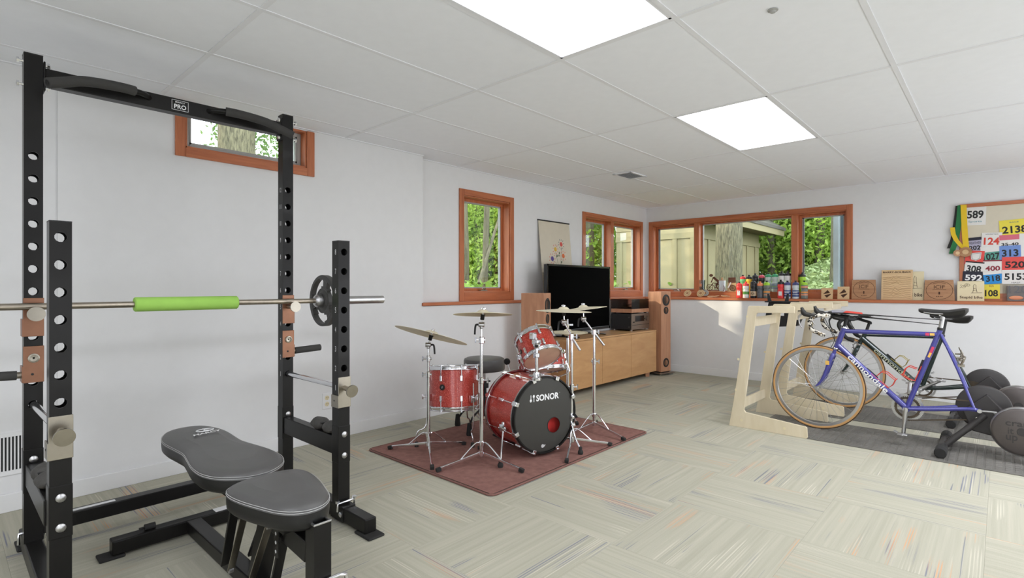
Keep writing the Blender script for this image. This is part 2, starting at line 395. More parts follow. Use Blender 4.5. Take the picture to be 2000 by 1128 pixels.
# windows.  frame(u, v, d): u along the wall, v up, d outwards through the wall
def window(name, label, place, hole, casing, top, mulls, pane_kinds, sill, jamb=.085, nmat=('trimY', 'trimZ'), cranks=(), hopper=False):
    """place(u, z, d) -> world point; hole = (u0,u1,z0,z1); casing width; mullion centres"""
    u0, u1, z0, z1 = hole; H, Vv = nmat
    root = bpy.data.objects.new(name, None); COL.objects.link(root); root.location = place((u0+u1)/2, z0, 0); WL[root] = Vector(root.location)
    struct(root, label)
    def bx(mb, a, b, c, d, e, f):
        p, q = place(a, c, e), place(b, d, f); mb.bb([min(x, y) for x, y in zip(p, q)], [max(x, y) for x, y in zip(p, q)]); return mb
    cw = casing; pr = -.016
    def pc(n, mt, *r, bev=.003): return bx(MB(), *r).build(n, mt, root, bevel=bev)
    for a, b in ((u0-cw, u0), (u1, u1+cw)): pc('side_casing', Vv, a, b, sill, z1+(cw if top else 0), pr, 0)
    if top: pc('head_casing', H, u0, u1, z1, z1+cw, pr-.001, 0)
    pc('sill_casing', H, u0, u1, sill, z0, pr-.001, 0)
    pc('side_jamb', Vv, u0, u0+.012, z0, z1, -.004, jamb+.03); pc('side_jamb', Vv, u1-.012, u1, z0, z1, -.004, jamb+.03)
    pc('head_jamb', H, u0, u1, z1-.012, z1, -.004, jamb+.03); pc('sill_jamb', H, u0, u1, z0, z0+.012, -.004, jamb+.03)
    edges = [u0+.012]; 
    for m in mulls: edges += [m-.035, m+.035]; pc('mullion', Vv, m-.035, m+.035, z0+.012, z1-.012, .0, jamb+.03)
    edges.append(u1-.012)
    for k, kind in enumerate(pane_kinds):
        a, b = edges[2*k], edges[2*k+1]; c, d = z0+.012, z1-.012
        sw = .028 if kind != 'fixed' else .012; sm_ = ('trimZ', 'trimY') if kind != 'hopper' else ('sash', 'sash')
        fr = bx(MB(), a, a+sw, c, d, jamb, jamb+.04); bx(fr, b-sw, b, c, d, jamb, jamb+.04); bx(fr, a+sw, b-sw, d-sw, d, jamb, jamb+.04); bx(fr, a+sw, b-sw, c, c+sw, jamb, jamb+.04)
        f = fr.build('sash', Vv if kind != 'hopper' else 'sash', root, bevel=.003)
        g = sw; t = .012
        sc = bx(MB(), a+g, a+g+t, c+g, d-g, jamb+.004, jamb+.03); bx(sc, b-g-t, b-g, c+g, d-g, jamb+.004, jamb+.03); bx(sc, a+g, b-g, d-g-t, d-g, jamb+.004, jamb+.03); bx(sc, a+g, b-g, c+g, c+g+t, jamb+.004, jamb+.03)
        sc.build('screen_frame', 'sash', f)
        if kind != 'fixed' and kind != 'hopper':
            bx(MB(), a+g+t, a+g+t+.007, c+g, d-g, jamb+.004, jamb+.028).build('channel', 'sashdark', f)
        bx(MB(), a+g+t*.5, b-g-t*.5, c+g+t*.5, d-g-t*.5, jamb+.018, jamb+.022).build('pane', 'pane', f)
    for cu in cranks:
        mb = MB(); bx(mb, cu-.045, cu+.045, z0+.012, z0+.026, .03, .06)
        mb.tube([place(cu+.02, z0+.026, .045), place(cu+.01, z0+.04, .02), place(cu-.04, z0+.036, .0)], .006, 8)
        mb.sphere(place(cu-.045, z0+.036, 0), .009, 8)
        mb.build('crank_handle', 'steel', root)
    return root
pl_left = lambda u, z, d: Vector((XU-d, u, z)); pl_low = lambda u, z, d: Vector((XL-d, u, z)); pl_back = lambda u, z, d: Vector((u, YU+d, z))
w1 = window('window_1', 'narrow high window with wooden frame under the ceiling behind the rack', pl_low, W1, .056, False, (), ('hopper',), 1.938, .06, nmat=('trimY', 'trimZ'))
MB().bb((XL-.075, 1.42, 2.004), (XL-.055, 1.5, 2.02)).build('latch', 'coppersteel', w1)
window('window_2', 'single tall casement window with wooden frame above the ledge', pl_left, W2, .057, True, (), ('casement',), LEDGE+.0, .085, cranks=(3.74,))
window('window_3', 'pair of casement windows in one wooden frame by the room corner', pl_left, W3, .056, True, (6.09,), ('casement', 'casement'), LEDGE, .085, cranks=(6.5,))
window('window_4', 'wide three-part window with wooden frame above the bottles', pl_back, W4, .06, True, (-3.045, -1.83), ('casement', 'fixed', 'casement'), LEDGE, .085, nmat=('trimX', 'trimZ'), cranks=(-3.34,))

# ceiling lights, vent, screw, outlet, grille
m, nt, b = newmat('troffer_lens'); L = nt.links
mp = mapping(nt); sx = nt.nodes.new('ShaderNodeSeparateXYZ'); L.new(mp.outputs[0], sx.inputs[0])
ab = nt.nodes.new('ShaderNodeMath'); ab.operation = 'ABSOLUTE'; L.new(sx.outputs[0], ab.inputs[0])
rg = ramp(nt, ((.0, (.86, .88, .92)), (.035, (.95, .96, .99)), (.10, (1, .995, .98)), (.18, (.86, .88, .92)), (.285, (.175, .185, .21)))); L.new(ab.outputs[0], rg.inputs[0])
L.new(rg.outputs[0], b.inputs['Emission Color']); setp(b, Base_Color=(.8, .8, .82, 1), Emission_Strength=3.7, Roughness=.5)
wv = nt.nodes.new('ShaderNodeTexWave'); wv.inputs['Scale'].default_value = 60; L.new(mp.outputs[0], wv.inputs[0]); bump(nt, b, wv.outputs[0], .3, .002)
MT['lens'] = m; MT['lens_far'] = m2 = m.copy(); m2.name = 'troffer_lens_raised'; m2.node_tree.nodes['Principled BSDF'].inputs['Emission Strength'].default_value = 5.6  # same lens, emission raised on the far panel to brighten that end
for k, (lab, yc) in enumerate((('bright ceiling light panel nearer the camera, cut by the top of the photo', 1.5153), ('bright ceiling light panel farther off, near the middle of the ceiling', 3.9537))):
    t = thing('ceiling_light', lab, 'ceiling light', (-1.319, yc, CH), 'recessed ceiling light panels')
    mb = MB(); hx, hy = .2935, .5985
    for sx_, sy_, wx, wy in ((-hx+.006, 0, .012, 2*hy), (hx-.006, 0, .012, 2*hy), (0, -hy+.006, 2*hx, .012), (0, hy-.006, 2*hx, .012)):
        mb.box((-1.319+sx_, yc+sy_, CH+.004), (wx, wy, .01))
    mb.build('frame', 'grid', t)
    MB().box((-1.319, yc, CH+.007), (.566, 1.176, .005)).build('diffuser', 'lens_far' if k else 'lens', t)
v = thing('ceiling_vent', 'small white slatted air register in the ceiling', 'air vent', (-2.78, 4.79, CH))
mb = MB(); x0, x1, y0, y1, zc = -2.885, -2.675, 4.63, 4.95, CH-.002
for r in (((x0, y0), (x1, y0+.022)), ((x0, y1-.022), (x1, y1)), ((x0, y0), (x0+.022, y1)), ((x1-.022, y0), (x1, y1))): mb.bb((*r[0], zc-.006), (*r[1], zc+.003))
mb.build('frame', 'grid', v)
MB().bb((x0+.02, y0+.02, zc+.001), (x1-.02, y1-.02, zc+.0025)).build('backing', 'sashdark', v)
for k in range(9):
    MB().box(((x0+x1)/2, y0+.045+k*.029, zc-.001), (x1-x0-.04, .022, .0015), Matrix.Rotation(.5, 3, 'X')).build('slat', 'grid', v)
tag(rebase(MB().lathe([(.0, -.012), (.010, -.010), (.012, -.004), (.02, -.002), (.02, .001)], (-.69, 2.333, CH)).build('sprinkler_plug', 'sash'), (-.69, 2.333, CH)), 'small grey button fixed to a ceiling tile', 'ceiling button')
o = thing('wall_outlet', 'white double power outlet low on the wall behind the rack', 'outlet', (XL, 1.972, .29))
MB().bb((XL, 1.936, .232), (XL+.006, 2.008, .350)).build('cover_plate', 'base', o, bevel=.002)
for zc in (.268, .314):
    MB().lathe([(.017, 0), (.017, .002)], (XL+.006, 1.972, zc), (1, 0, 0), 16).build('socket', 'dull', o)
    mb = MB()
    for dy in (-.006, .006): mb.bb((XL+.008, 1.972+dy-.0012, zc-.002), (XL+.0088, 1.972+dy+.0012, zc+.008))
    mb.cyl((XL+.008, 1.972, zc-.008), (XL+.0088, 1.972, zc-.008), .0025, n=8); mb.build('slot', 'inkblack', o)
g = thing('return_grille', 'white slotted air return grille low on the wall at the left edge', 'air vent', (XL-.012, .12, .2))
gx0 = XL-.012; ya, yb_, za, zb = -.12, .322, .185, .40
mb = MB()
for r in (((ya, za), (yb_, za+.022)), ((ya, zb-.022), (yb_, zb)), ((ya, za), (ya+.02, zb)), ((yb_-.02, za), (yb_, zb)), ((.20, za), (.214, zb)), ((.05, za), (.064, zb))): mb.bb((gx0, r[0][0], r[0][1]), (gx0+.008, r[1][0], r[1][1]))
mb.build('frame', 'base', g)
MB().bb((gx0, ya+.01, za+.01), (gx0+.001, yb_-.01, zb-.01)).build('backing', 'inkblack', g)
y = ya+.026
while y < yb_-.022:
    MB().bb((gx0+.001, y, za+.02), (gx0+.007, y+.006, zb-.02)).build('slat', 'base', g); y += .0135
# ================================================================== POWER RACK
rack = thing('power_rack', 'black steel squat rack with numbered perforated uprights and pull-up bar', 'squat rack', (-2.68, .815, 0))
HW = .030
def post(cx, cy, z0, z1, holes, name='upright'):
    mb = MB(); n = 12; r = .0172
    for sx in (-1, 1):
        x = cx+sx*HW; P = lambda a, z: (x, cy+a, z)
        zs = z0
        def rect(za, zb): mb.add([P(-HW, za), P(HW, za), P(HW, zb), P(-HW, zb)], [(0, 1, 2, 3) if sx > 0 else (3, 2, 1, 0)])
        for h in sorted(holes):
            rect(zs, h-HW); zs = h+HW
            sq = []; ho = []
            for k in range(n):
                t = 2*PI*(k+.5)/n; c, s_ = math.cos(t), math.sin(t); q = HW/max(abs(c), abs(s_)); sq.append((c*q, s_*q)); ho.append((c*r, s_*r))
            # corners of the square
            cs = [(HW, HW), (-HW, HW), (-HW, -HW), (HW, -HW)]
            vs = [P(a, h+b) for a, b in sq]+[P(a, h+b) for a, b in ho]+[P(a, h+b) for a, b in cs]
            vs += [(x-sx*.004, cy+a, h+b) for a, b in ho]; fs = []
            for k in range(n):
                j = (k+1) % n
                fs.append((k, j, n+j, n+k)); fs.append((n+k, n+j, 2*n+4+j, 2*n+4+k))
            for ci, kk in ((0, 1), (1, 4), (2, 7), (3, 10)): fs.append((kk, 2*n+ci, (kk+1) % n))
            mb.add(vs, [f if sx > 0 else f[::-1] for f in fs])
        rect(zs, z1)
    for sy in (-1, 1):
        y = cy+sy*HW; mb.add([(cx-HW, y, z0), (cx+HW, y, z0), (cx+HW, y, z1), (cx-HW, y, z1)], [(0, 1, 2, 3) if sy < 0 else (3, 2, 1, 0)])
    o = mb.build(name, 'black', rack, recalc=False)
    c = MB().bb((cx-HW-.0008, cy-HW-.0008, z1-.001), (cx+HW+.0008, cy+HW+.0008, z1+.004)).build('end_cap', 'blackmat', o, bevel=.002)
    return o
hz = lambda k: .648+.0943*(k-1)
XS, XT, YA, YBk = -2.387, -3.0, .283, 1.352
nums = {}
for nm, cx, cy, z1, cnt in (('tl', XT, .277, 2.108, 12), ('tr', XT, YBk, 2.108, 12), ('sl', XS, .289, 1.360, 8), ('sr', XS, 1.35, 1.360, 8)):
    p = post(cx, cy, .07, z1, [hz(k) for k in range(1, cnt+1)])
    if nm in ('tr', 'sr'):
        for k in range(1, cnt+1):
            text('number', str(k), (cx+.004, cy-HW-.0004, hz(k)), X_, Z_, .011 if k < 10 and k != 1 else (.004 if k == 1 else .018), .026, 'ink', p)
# pull-up beam, brackets, grips
MB().bb((XT-.028, YA+.03, 1.992), (XT+.03, YBk-.03, 2.062)).build('pull_up_beam', 'black', rack, bevel=.004)
for yy, sg in ((.277, 1), (YBk, -1)):
    MB().bb((XT-.036, yy+sg*.031, 1.965), (XT+.036, yy+sg*.038, 2.088)).build('bracket', 'black', rack, bevel=.003)
    for zz in (2.075, 1.978):
        mb = MB(); mb.cyl((XT+.018, yy-sg*.052, zz), (XT+.018, yy+sg*.055, zz), .006, n=8)
        for a in (-.044, .044): mb.cyl((XT+.018, yy+sg*a, zz), (XT+.018, yy+sg*(a+.008*(1 if a > 0 else -1)), zz), .012, n=6)
        mb.build('bolt', 'chrome', rack)
for sg in (1, -1):
    yy = lambda d: (.277+d) if sg > 0 else (YBk-d)
    path = smooth_loop([(XT+.02, yy(.41), 2.034), (-2.945, yy(.385), 2.036), (-2.922, yy(.33), 2.037), (-2.912, yy(.25), 2.034), (-2.888, yy(.155), 2.018), (-2.864, yy(.09), 1.990), (-2.842, yy(.03), 1.963)], 5, False)
    gt = MB().tube(path, .0135, 12).build('pull_up_grip', 'black', rack)
    MB().tube(path[9:], .0215, 14).build('foam_sleeve', 'foam', gt)
mk = text('lettering', 'PRO', (XT+.0305, .815, 2.022), Y_, Z_, .052, .022, 'ink', rack, .02)
text('lettering', 'MARCY', (XT+.0305, .815, 2.043), Y_, Z_, .042, .007, 'ink', rack, .01)
mb = MB()
for a, b in (((.779, 2.004), (.851, 2.0055)), ((.779, 2.0515), (.851, 2.053)), ((.779, 2.004), (.7805, 2.053)), ((.8495, 2.004), (.851, 2.053))): mb.bb((XT+.030, a[0], a[1]), (XT+.0307, b[0], b[1]))
mb.build('badge_frame', 'ink', rack)
# bar hooks, dip handles on the tall posts
for nm, yy, sg in (('l', .277, -1), ('r', YBk, 1)):
    h = MB().bb((XT+.031, yy-.033, .932), (XT+.036, yy+.033, 1.092)).bb((XT-.03, yy+sg*.031, .932), (XT+.036, yy+sg*.036, 1.005)).build('bar_hook', 'coppersteel', rack, bevel=.0015)
    mb = MB(); mb.cyl((XT+.036, yy, 1.028), (XT+.118, yy, 1.028), .0135, n=14); mb.cyl((XT+.118, yy, 1.028), (XT+.126, yy, 1.028), .029, n=24); mb.build('peg', 'steel', h)
    d = MB().bb((XT+.031, yy-.033, .740), (XT+.036, yy+.033, .892)).bb((XT-.03, yy+sg*.031, .742), (XT+.036, yy+sg*.037, .81)).build('dip_bracket', 'coppersteel', rack, bevel=.0015)
    MB().lathe([(.004, 0), (.019, .001), (.019, .006), (.014, .007), (.0135, .0)], (XT+.036, yy, .842), (1, 0, 0), 20).build('hole_rim', 'steel', d)
    MB().cyl((XT+.0365, yy-.004, .775), (XT+.0372, yy-.004, .775), .005, n=10).build('screw', 'inkblack', d)
    MB().cyl((XT+.005, yy+sg*.036, .772), (XT+.005, yy+sg*.07, .773), .014, n=12).build('spigot', 'steel', d)
    MB().cyl((XT+.005, yy+sg*.05, .772), (XT+.005, yy+sg*.205, .778), .019, n=16).build('dip_grip', 'foam', d)
# safety tubes, plates and pegs on the short posts, side rails
for nm, yt, ys, sg in (('l', .277, .289, -1), ('r', YBk, 1.35, 1)):
    MB().tube([(XT, yt, hz(1)), (XS+.02, ys, hz(1))], .0145, 14).build('safety_tube', 'chrome', rack)
    pl = MB().bb((XS+HW+.001, ys-.033, .552), (XS+HW+.006, ys+.033, .700)).bb((XS-HW, ys-.036, .552), (XS+HW+.006, ys-.031, .612)).build('safety_plate', 'steel', rack, bevel=.0015)
    mb = MB(); mb.cyl((XS+HW, ys, hz(1)), (XS+HW+.07, ys, hz(1)-.008), .0125, n=14); mb.cyl((XS+HW+.07, ys, hz(1)-.008), (XS+HW+.077, ys, hz(1)-.009), .030, n=26); mb.build('peg', 'steel', pl)
    MB().cyl((XS, ys-.0365, .585), (XS, ys-.0372, .585), .004, n=10).build('screw', 'inkblack', pl)
    MB().bb((XT+HW, yt-.026, .315), (XS-HW, ys+.026, .405)).build('side_rail', 'black', rack, bevel=.004)
    for px, py, s2 in ((XT, yt, 1), (XS, ys, 1)):
        MB().bb((px-HW-.002, py-HW-.002, .283), (px+HW+.002, py+HW+.002, .462)).build('bolt_sleeve', 'black', rack, bevel=.002)
        for zz in (.318, .420):
            MB().lathe([(.0145, 0), (.0145, .003), (.010, .007), (.0, .0085)], (px+HW+.002, py, zz), (1, 0, 0), 14).build('bolt', 'satin', rack)
    # foot
    f = MB().bb((-3.17, yt-.03, .012), (-2.125, yt+.03, .078)).build('base_tube', 'black', rack, bevel=.005)
    for xx, tx in ((-2.125, .05), (-3.17, -.05)):
        MB().bb((xx-.075 if tx > 0 else xx-.05, yt-.042, 0), (xx+.05 if tx > 0 else xx+.075, yt+.042, .012)).build('rubber_foot', 'rubber', f, bevel=.005)
    MB().bb((XS-.045, yt-.034, .010), (XS+.075, yt+.034, .083)).build('collar', 'black', f, bevel=.003)
    for dx in (-.075, .055):
        for s3 in (-1, 1):
            MB().lathe([(.013, 0), (.013, .004), (.008, .008), (0, .009)], (XS+dx, yt+s3*.034, .046), (0, s3, 0), 12).build('bolt', 'chrome', f)
    mb = MB(); mb.tube([(XT-.05, yt-.04, .05), (XT-.05, yt-.04, .095), (XT-.05, yt+.04, .095), (XT-.05, yt+.04, .05)], .006, 8); mb.tube([(XS+.045, yt-.045, .06), (XS+.045, yt-.045, .097), (XS+.045, yt+.045, .097), (XS+.045, yt+.045, .06)], .006, 8)
    for yq in (-.045, .045): mb.cyl((XS+.045, yt+yq, .10), (XS+.045, yt+yq, .112), .011, n=6)
    mb.build('u_bolt', 'chrome', f)
MB().bb((XT-.03, .307, .098), (XT+.03, 1.322, .158)).build('lower_beam', 'black', rack, bevel=.004)
MB().bb((XT-.012, .40, .158), (XT+.012, .56, .1585)).build('warning_label', 'ink', rack)
# sand bags lying on the side rails
def sandbag(name, lab, c, rz, grp):
    mb = MB(); n = 20; m_ = 14
    for k in (0, 1):
        off = -.052 if k == 0 else .052; vs = []; fs = []
        for i in range(m_+1):
            t = i/m_; e = (math.sin(PI*min(max(t, .02), .98)))**.38
            for j in range(n):
                q = 2*PI*j/n; w = mnoise.noise(Vector((t*4+k*7, math.cos(q)*1.3, math.sin(q)*1.3)))*.006
                vs.append(Vector((off+(t-.5)*.098, math.cos(q)*(.036*e+w), .026+math.sin(q)*(.026*e+w*.7))))
        for i in range(m_):
            for j in range(n): fs.append((i*n+j, i*n+(j+1) % n, (i+1)*n+(j+1) % n, (i+1)*n+j))
        mb.add(vs, fs, True)
    R = Matrix.Rotation(rz, 3, 'Z'); mb.v = [(R @ p)*1.18 for p in mb.v]
    root = thing(name, lab, 'sand bag', c, grp); mb.v = [p+Vector(c) for p in mb.v]
    mb.build('bag', 'bagcloth', root)
    MB().box((c[0], c[1], c[2]+.044), (.016, .055, .004), R).build('strap', 'rubber', root)
MT['bagcloth'] = M('black_nylon', (70, 68, 65), .7, var=.15, vscale=60, bmp=.4, bscale=90)
sandbag('sand_bag', 'black wrinkled sand bag on the rack side rail nearer the drums', (-2.535, 1.351, .404), .0, None)
sandbag('sand_bag', 'black wrinkled sand bag on the rack side rail at the left edge', (-2.62, .283, .404), .0, None)

# ================================================================== BARBELL
bar = thing('barbell', 'long steel barbell with a lime green foam sleeve lying on the rack hooks', 'barbell', (-2.93, .83, 1.0565)); bz = 1.0575; bx_ = -2.93
MB().cyl((bx_, .16, bz), (bx_, 1.5, bz), .0142, n=20).build('shaft', 'barsteel', bar)
for sg in (-1, 1):
    y0 = .83+sg*.67
    MB().lathe([(.0142, -.012), (.024, -.012), (.030, -.006), (.036, .0), (.037, .004), (.037, .028), (.030, .031), (.0245, .033), (.0245, .45), (.022, .452), (.0, .452)], (bx_, y0, bz), (0, sg, 0), 28).build('sleeve', 'satin', bar)
MB().lathe([(.0155, 0), (.030, 0), (.0335, .004), (.0335, .443), (.030, .447), (.0155, .447)], (bx_, .618, bz), (0, 1, 0), 28).build('foam_sleeve', 'lime', bar)
pt = thing('weight_plate', 'small grey cast iron plate with grip openings on the bar end behind the short upright', 'weight plate', (bx_, 1.55, bz))
def polar_plate(mb, o, axis, th, rs, n, keep, zf):
    a, b, d = frame_of(axis, (0, 0, 1)); o = Vector(o); nr = len(rs); vs = []
    for side in (0, 1):
        for i, r in enumerate(rs):
            for j in range(n):
                q = 2*PI*j/n; vs.append(o+(a*math.cos(q)+b*math.sin(q))*r+d*(zf(r)*(1 if side else -1)))
    I = lambda s_, i, j: s_*nr*n+i*n+(j % n); fs = []
    kp = lambda i, j: 0 <= i < nr-1 and keep(i, (j % n))
    for i in range(nr-1):
        for j in range(n):
            if not kp(i, j): continue
            fs += [(I(1, i, j), I(1, i+1, j), I(1, i+1, j+1), I(1, i, j+1)), (I(0, i, j+1), I(0, i+1, j+1), I(0, i+1, j), I(0, i, j))]
            if not kp(i-1, j): fs.append((I(0, i, j), I(1, i, j), I(1, i, j+1), I(0, i, j+1)))
            if not kp(i+1, j): fs.append((I(0, i+1, j+1), I(1, i+1, j+1), I(1, i+1, j), I(0, i+1, j)))
            if not kp(i, j-1): fs.append((I(0, i+1, j), I(1, i+1, j), I(1, i, j), I(0, i, j)))
            if not kp(i, j+1): fs.append((I(0, i, j+1), I(1, i, j+1), I(1, i+1, j+1), I(0, i+1, j+1)))
    mb.add(vs, fs, False)
mb = MB(); rs = [.0250, .034, .046, .062, .074, .085, .098, .112, .124, .134, .146, .150]
def kp(i, j):
    t = (j*5+15) % 120
    if i in (4, 8): return not (28 <= t < 92)
    return not (4 <= i <= 8 and 14 <= t < 106)
polar_plate(mb, (bx_, 1.55, bz), (0, 1, 0), .03, rs, 72, kp, lambda r: .016 if r < .05 or r > .12 else (.012 if r > .07 else .009))
mb.build('disc', 'plate', pt, bevel=.0)
MB().lathe([(.0250, -.019), (.040, -.019), (.042, -.012), (.042, .012), (.040, .019), (.0250, .019)], (bx_, 1.55, bz), (0, 1, 0), 28, caps=False).build('hub', 'plate', pt)

# ================================================================== WEIGHT BENCH
bench = thing('weight_bench', 'black padded weight bench with an hourglass back pad and a separate seat pad', 'weight bench', (-2.1, .81, 0))
def pad(name, outline, cy, ztop, th, crown=.012):
    loop = smooth_loop([(x, cy+y, 0) for x, y in outline], 4); n = len(loop)
    c = sum(loop, Vector((0, 0, 0)))/n
    nor = []
    for i in range(n):
        t = (loop[(i+1) % n]-loop[i-1]).normalized(); q = Vector((t.y, -t.x, 0)); nor.append(q if q.dot(loop[i]-c) > 0 or True else -q)
    area = sum(loop[i].x*loop[(i+1) % n].y-loop[(i+1) % n].x*loop[i].y for i in range(n))
    if area < 0: nor = [-q for q in nor]
    prof = [(.03, -th), (.012, -th+.004), (.002, -th+.016), (0, -th+.035), (.0, -.028), (.003, -.017), (.010, -.008), (.024, -.002), (.045, .002), (.075, crown*.6)]
    vs = []
    for ins, z in prof:
        for i in range(n):
            p = loop[i]-nor[i]*min(ins, .04)
            if ins > .04: p = p.lerp(c, min(.6, (ins-.04)*8))
            vs.append(Vector((p.x, p.y, ztop+z)))
    k = len(prof); fs = [(i*n+j, i*n+(j+1) % n, (i+1)*n+(j+1) % n, (i+1)*n+j) for i in range(k-1) for j in range(n)]
    cut = 4*n
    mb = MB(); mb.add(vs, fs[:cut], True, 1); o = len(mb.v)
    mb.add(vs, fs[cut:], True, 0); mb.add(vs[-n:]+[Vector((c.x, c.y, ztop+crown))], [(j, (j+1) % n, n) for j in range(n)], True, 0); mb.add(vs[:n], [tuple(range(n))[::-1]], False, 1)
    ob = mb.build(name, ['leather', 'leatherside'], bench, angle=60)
    for dz, ins in ((-.016, .0005), (-.0225, -.0002)):
        MB().tube([(p-q*ins*1.)+Vector((0, 0, ztop+dz)) for p, q in zip(loop, nor)], .0009, 5, True).build('stitching', 'thread', ob)
    return ob
def sym(h): return h+[(x, -y) for x, y in h[::-1] if y > 1e-6]
bp_ = pad('back_pad', [(-2.93, 0)]+[p for p in sym([(-2.905, .075), (-2.83, .115), (-2.72, .13), (-2.60, .124), (-2.50, .12), (-2.40, .133), (-2.28, .150), (-2.17, .148), (-2.085, .115), (-2.03, .055), (-2.016, 0)])], .815, .462, .082)
text('lettering', 'MARCY', (-2.648, .835, .4775), (-.12, 1, 0), (-1, -.12, 0), .125, .028, 'ink', bp_, .03, shear=.3)
mb = MB(); lc = Vector((-2.712, .845, .4762))
mb.tube([lc+Vector((math.cos(q)*.022, math.sin(q)*.036, 0)) for q in np.linspace(0, 2*PI, 26)[:-1]], .0022, 5, True)
for dx, dy in ((.024, .016), (.024, -.016), (-.028, 0)): mb.tube([lc, lc+Vector((dx, dy, 0))], .0025, 5)
mb.build('emblem', 'ink', bp_)
pad('seat_pad', sym([(-1.985, 0), (-1.978, .075), (-1.945, .128), (-1.89, .143), (-1.81, .135), (-1.72, .112), (-1.64, .085), (-1.592, .045), (-1.578, 0)]), .802, .462, .086)
fb = MB().bb((-2.79, .50, .012), (-2.73, 1.13, .072)).build('rear_foot', 'black', bench, bevel=.005)
for yy in (.50, 1.13): MB().bb((-2.80, yy-.045, 0), (-2.72, yy+.045, .012)).build('rubber_foot', 'rubber', fb, bevel=.004)
MB().lathe([(.012, 0), (.012, .004), (0, .006)], (-2.73, .83, .045), (1, 0, 0), 12).build('bolt', 'chrome', fb)
MB().cyl((-2.76, .62, .085), (-2.76, .66, .085), .013, n=12).cyl((-2.76, .6, .085), (-2.76, .62, .085), .005, n=8).cyl((-2.76, .64, .07), (-2.76, .64, .085), .006, n=8).build('knob', 'rubber', fb)
MB().bb((-2.785, .90, .0722), (-2.735, 1.05, .0727)).build('warning_label', 'ink', fb)
MB().bb((-2.73, .775, .015), (-1.62, .835, .072)).build('floor_beam', 'black', bench, bevel=.005)
MB().bb((-1.62, .60, .012), (-1.56, 1.02, .072)).build('front_foot', 'black', bench, bevel=.005)
MB().bar((-2.02, .81, .06), (-1.90, .81, .365), .06, .06, (0, 1, 0)).build('upright', 'black', bench, bevel=.004)
MB().bar((-1.93, .80, .345), (-1.615, .815, .300), .05, .07, (0, 0, 1)).build('seat_beam', 'black', bench, bevel=.004)
MB().bar((-2.75, .80, .37), (-2.05, .80, .372), .05, .012, (0, 0, 1)).bar((-2.62, .73, .368), (-2.62, .89, .368), .05, .018).bar((-2.15, .73, .368), (-2.15, .89, .368), .05, .018).build('pad_frame', 'black', bench, bevel=.002)
MB().bb((-1.92, .74, .358), (-1.66, .86, .378)).build('seat_bracket', 'black', bench, bevel=.003)
# square receiver tube, open at the top
mb = MB(); rc = Vector((-1.588, .82, 0)); o_, i_ = .0285, .0225
sqo = [(-o_, -o_), (o_, -o_), (o_, o_), (-o_, o_)]; sqi = [(-i_, -i_), (i_, -i_), (i_, i_), (-i_, i_)]
mb.ring(sqo, sqi, (rc.x, rc.y, .03), X_, Y_, .37); r_ = mb.build('receiver_tube', 'black', bench)
mb = MB(); mb.ring([(a*1.03, b*1.03) for a, b in sqo], [(a*.99, b*.99) for a, b in sqi], (rc.x, rc.y, .397), X_, Y_, .006); mb.build('tube_rim', 'satin', r_, bevel=.0015)
mb = MB(); mb.tube([(-1.55, .772, .222), (-1.55, .868, .222), (-1.55, .893, .216), (-1.55, .898, .19), (-1.55, .898, .13)], .0068, 10); mb.lathe([(.0125, -.006), (.0125, .012), (.006, .016)], (-1.55, .776, .222), (0, -1, 0), 12); mb.build('locking_pin', 'chrome', r_)
MB().tube([(-1.588, .762, .06), (-1.588, .79, .06)], .022, 14).build('roller_stub', 'rubber', r_)
for a, b in (((-1.918, .725, .368), (-2.13, .752, .075)), ((-1.752, .735, .362), (-1.985, .768, .075))):
    s_ = MB().bar(a, b, .004, .026, (0, 1, 0)).build('strut', 'steel', bench, bevel=.0012)
    for p in (a, b): MB().lathe([(.011, -.008), (.011, .008)], p, (0, 1, 0), 10).build('bolt', 'satin', s_)
for a, b in (((-2.03, .735, .37), (-2.20, .755, .07)), ((-2.03, .875, .37), (-2.20, .855, .07)), ((-1.76, .79, .31), (-1.86, .79, .06))):
    MB().bar(a, b, .012, .032, (0, 1, 0)).build('brace', 'black', bench, bevel=.002)
mb = MB(); mb.bb((-1.80, .770, .235), (-1.765, .775, .352)).build('adjuster_plate', 'black', bench, bevel=.002)
mb = MB()
for zz in (.255, .285, .315): mb.cyl((-1.782, .7695, zz), (-1.782, .7692, zz), .006, n=10)
mb.build('adjuster_hole', 'inkgrey', bench)
# ================================================================== RUG AND DRUM KIT
MT['rug'] = M('brown_plush', (142, 104, 96), .95, var=.16, vscale=26, bmp=.9, bscale=330, spec=.1)
MT['rugedge'] = M('rug_binding', (122, 86, 78), .9, var=.08)
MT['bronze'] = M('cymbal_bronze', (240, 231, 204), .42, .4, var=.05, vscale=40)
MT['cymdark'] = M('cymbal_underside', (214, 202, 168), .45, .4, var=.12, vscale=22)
MT['head'] = M('drum_head_coated', (216, 206, 192), .6, var=.03)
MT['headclear'] = M('drum_head_clear', (196, 158, 136), .3, var=.08)
MT['headblack'] = M('drum_head_black', (50, 49, 45), .38, var=.05)
MT['felt'] = M('black_felt', (26, 25, 24), .9)
MT['redhole'] = M('red_muffler', (206, 52, 48), .8)
m, nt, b = newmat('red_sparkle'); L = nt.links
mp = mapping(nt); vo = nt.nodes.new('ShaderNodeTexVoronoi'); vo.inputs['Scale'].default_value = 420; L.new(mp.outputs[0], vo.inputs['Vector'])
hs = nt.nodes.new('ShaderNodeSeparateColor'); L.new(vo.outputs['Color'], hs.inputs[0])
rr = ramp(nt, ((0, lin((144, 34, 30))), (.5, lin((186, 54, 44))), (.9, lin((204, 78, 62))), (1, lin((240, 150, 130))))); L.new(hs.outputs[0], rr.inputs[0])
L.new(rr.outputs[0], b.inputs['Base Color']); setp(b, Roughness=.4, Metallic=.15, Coat_Weight=.55, Coat_Roughness=.06); MT['redspark'] = m
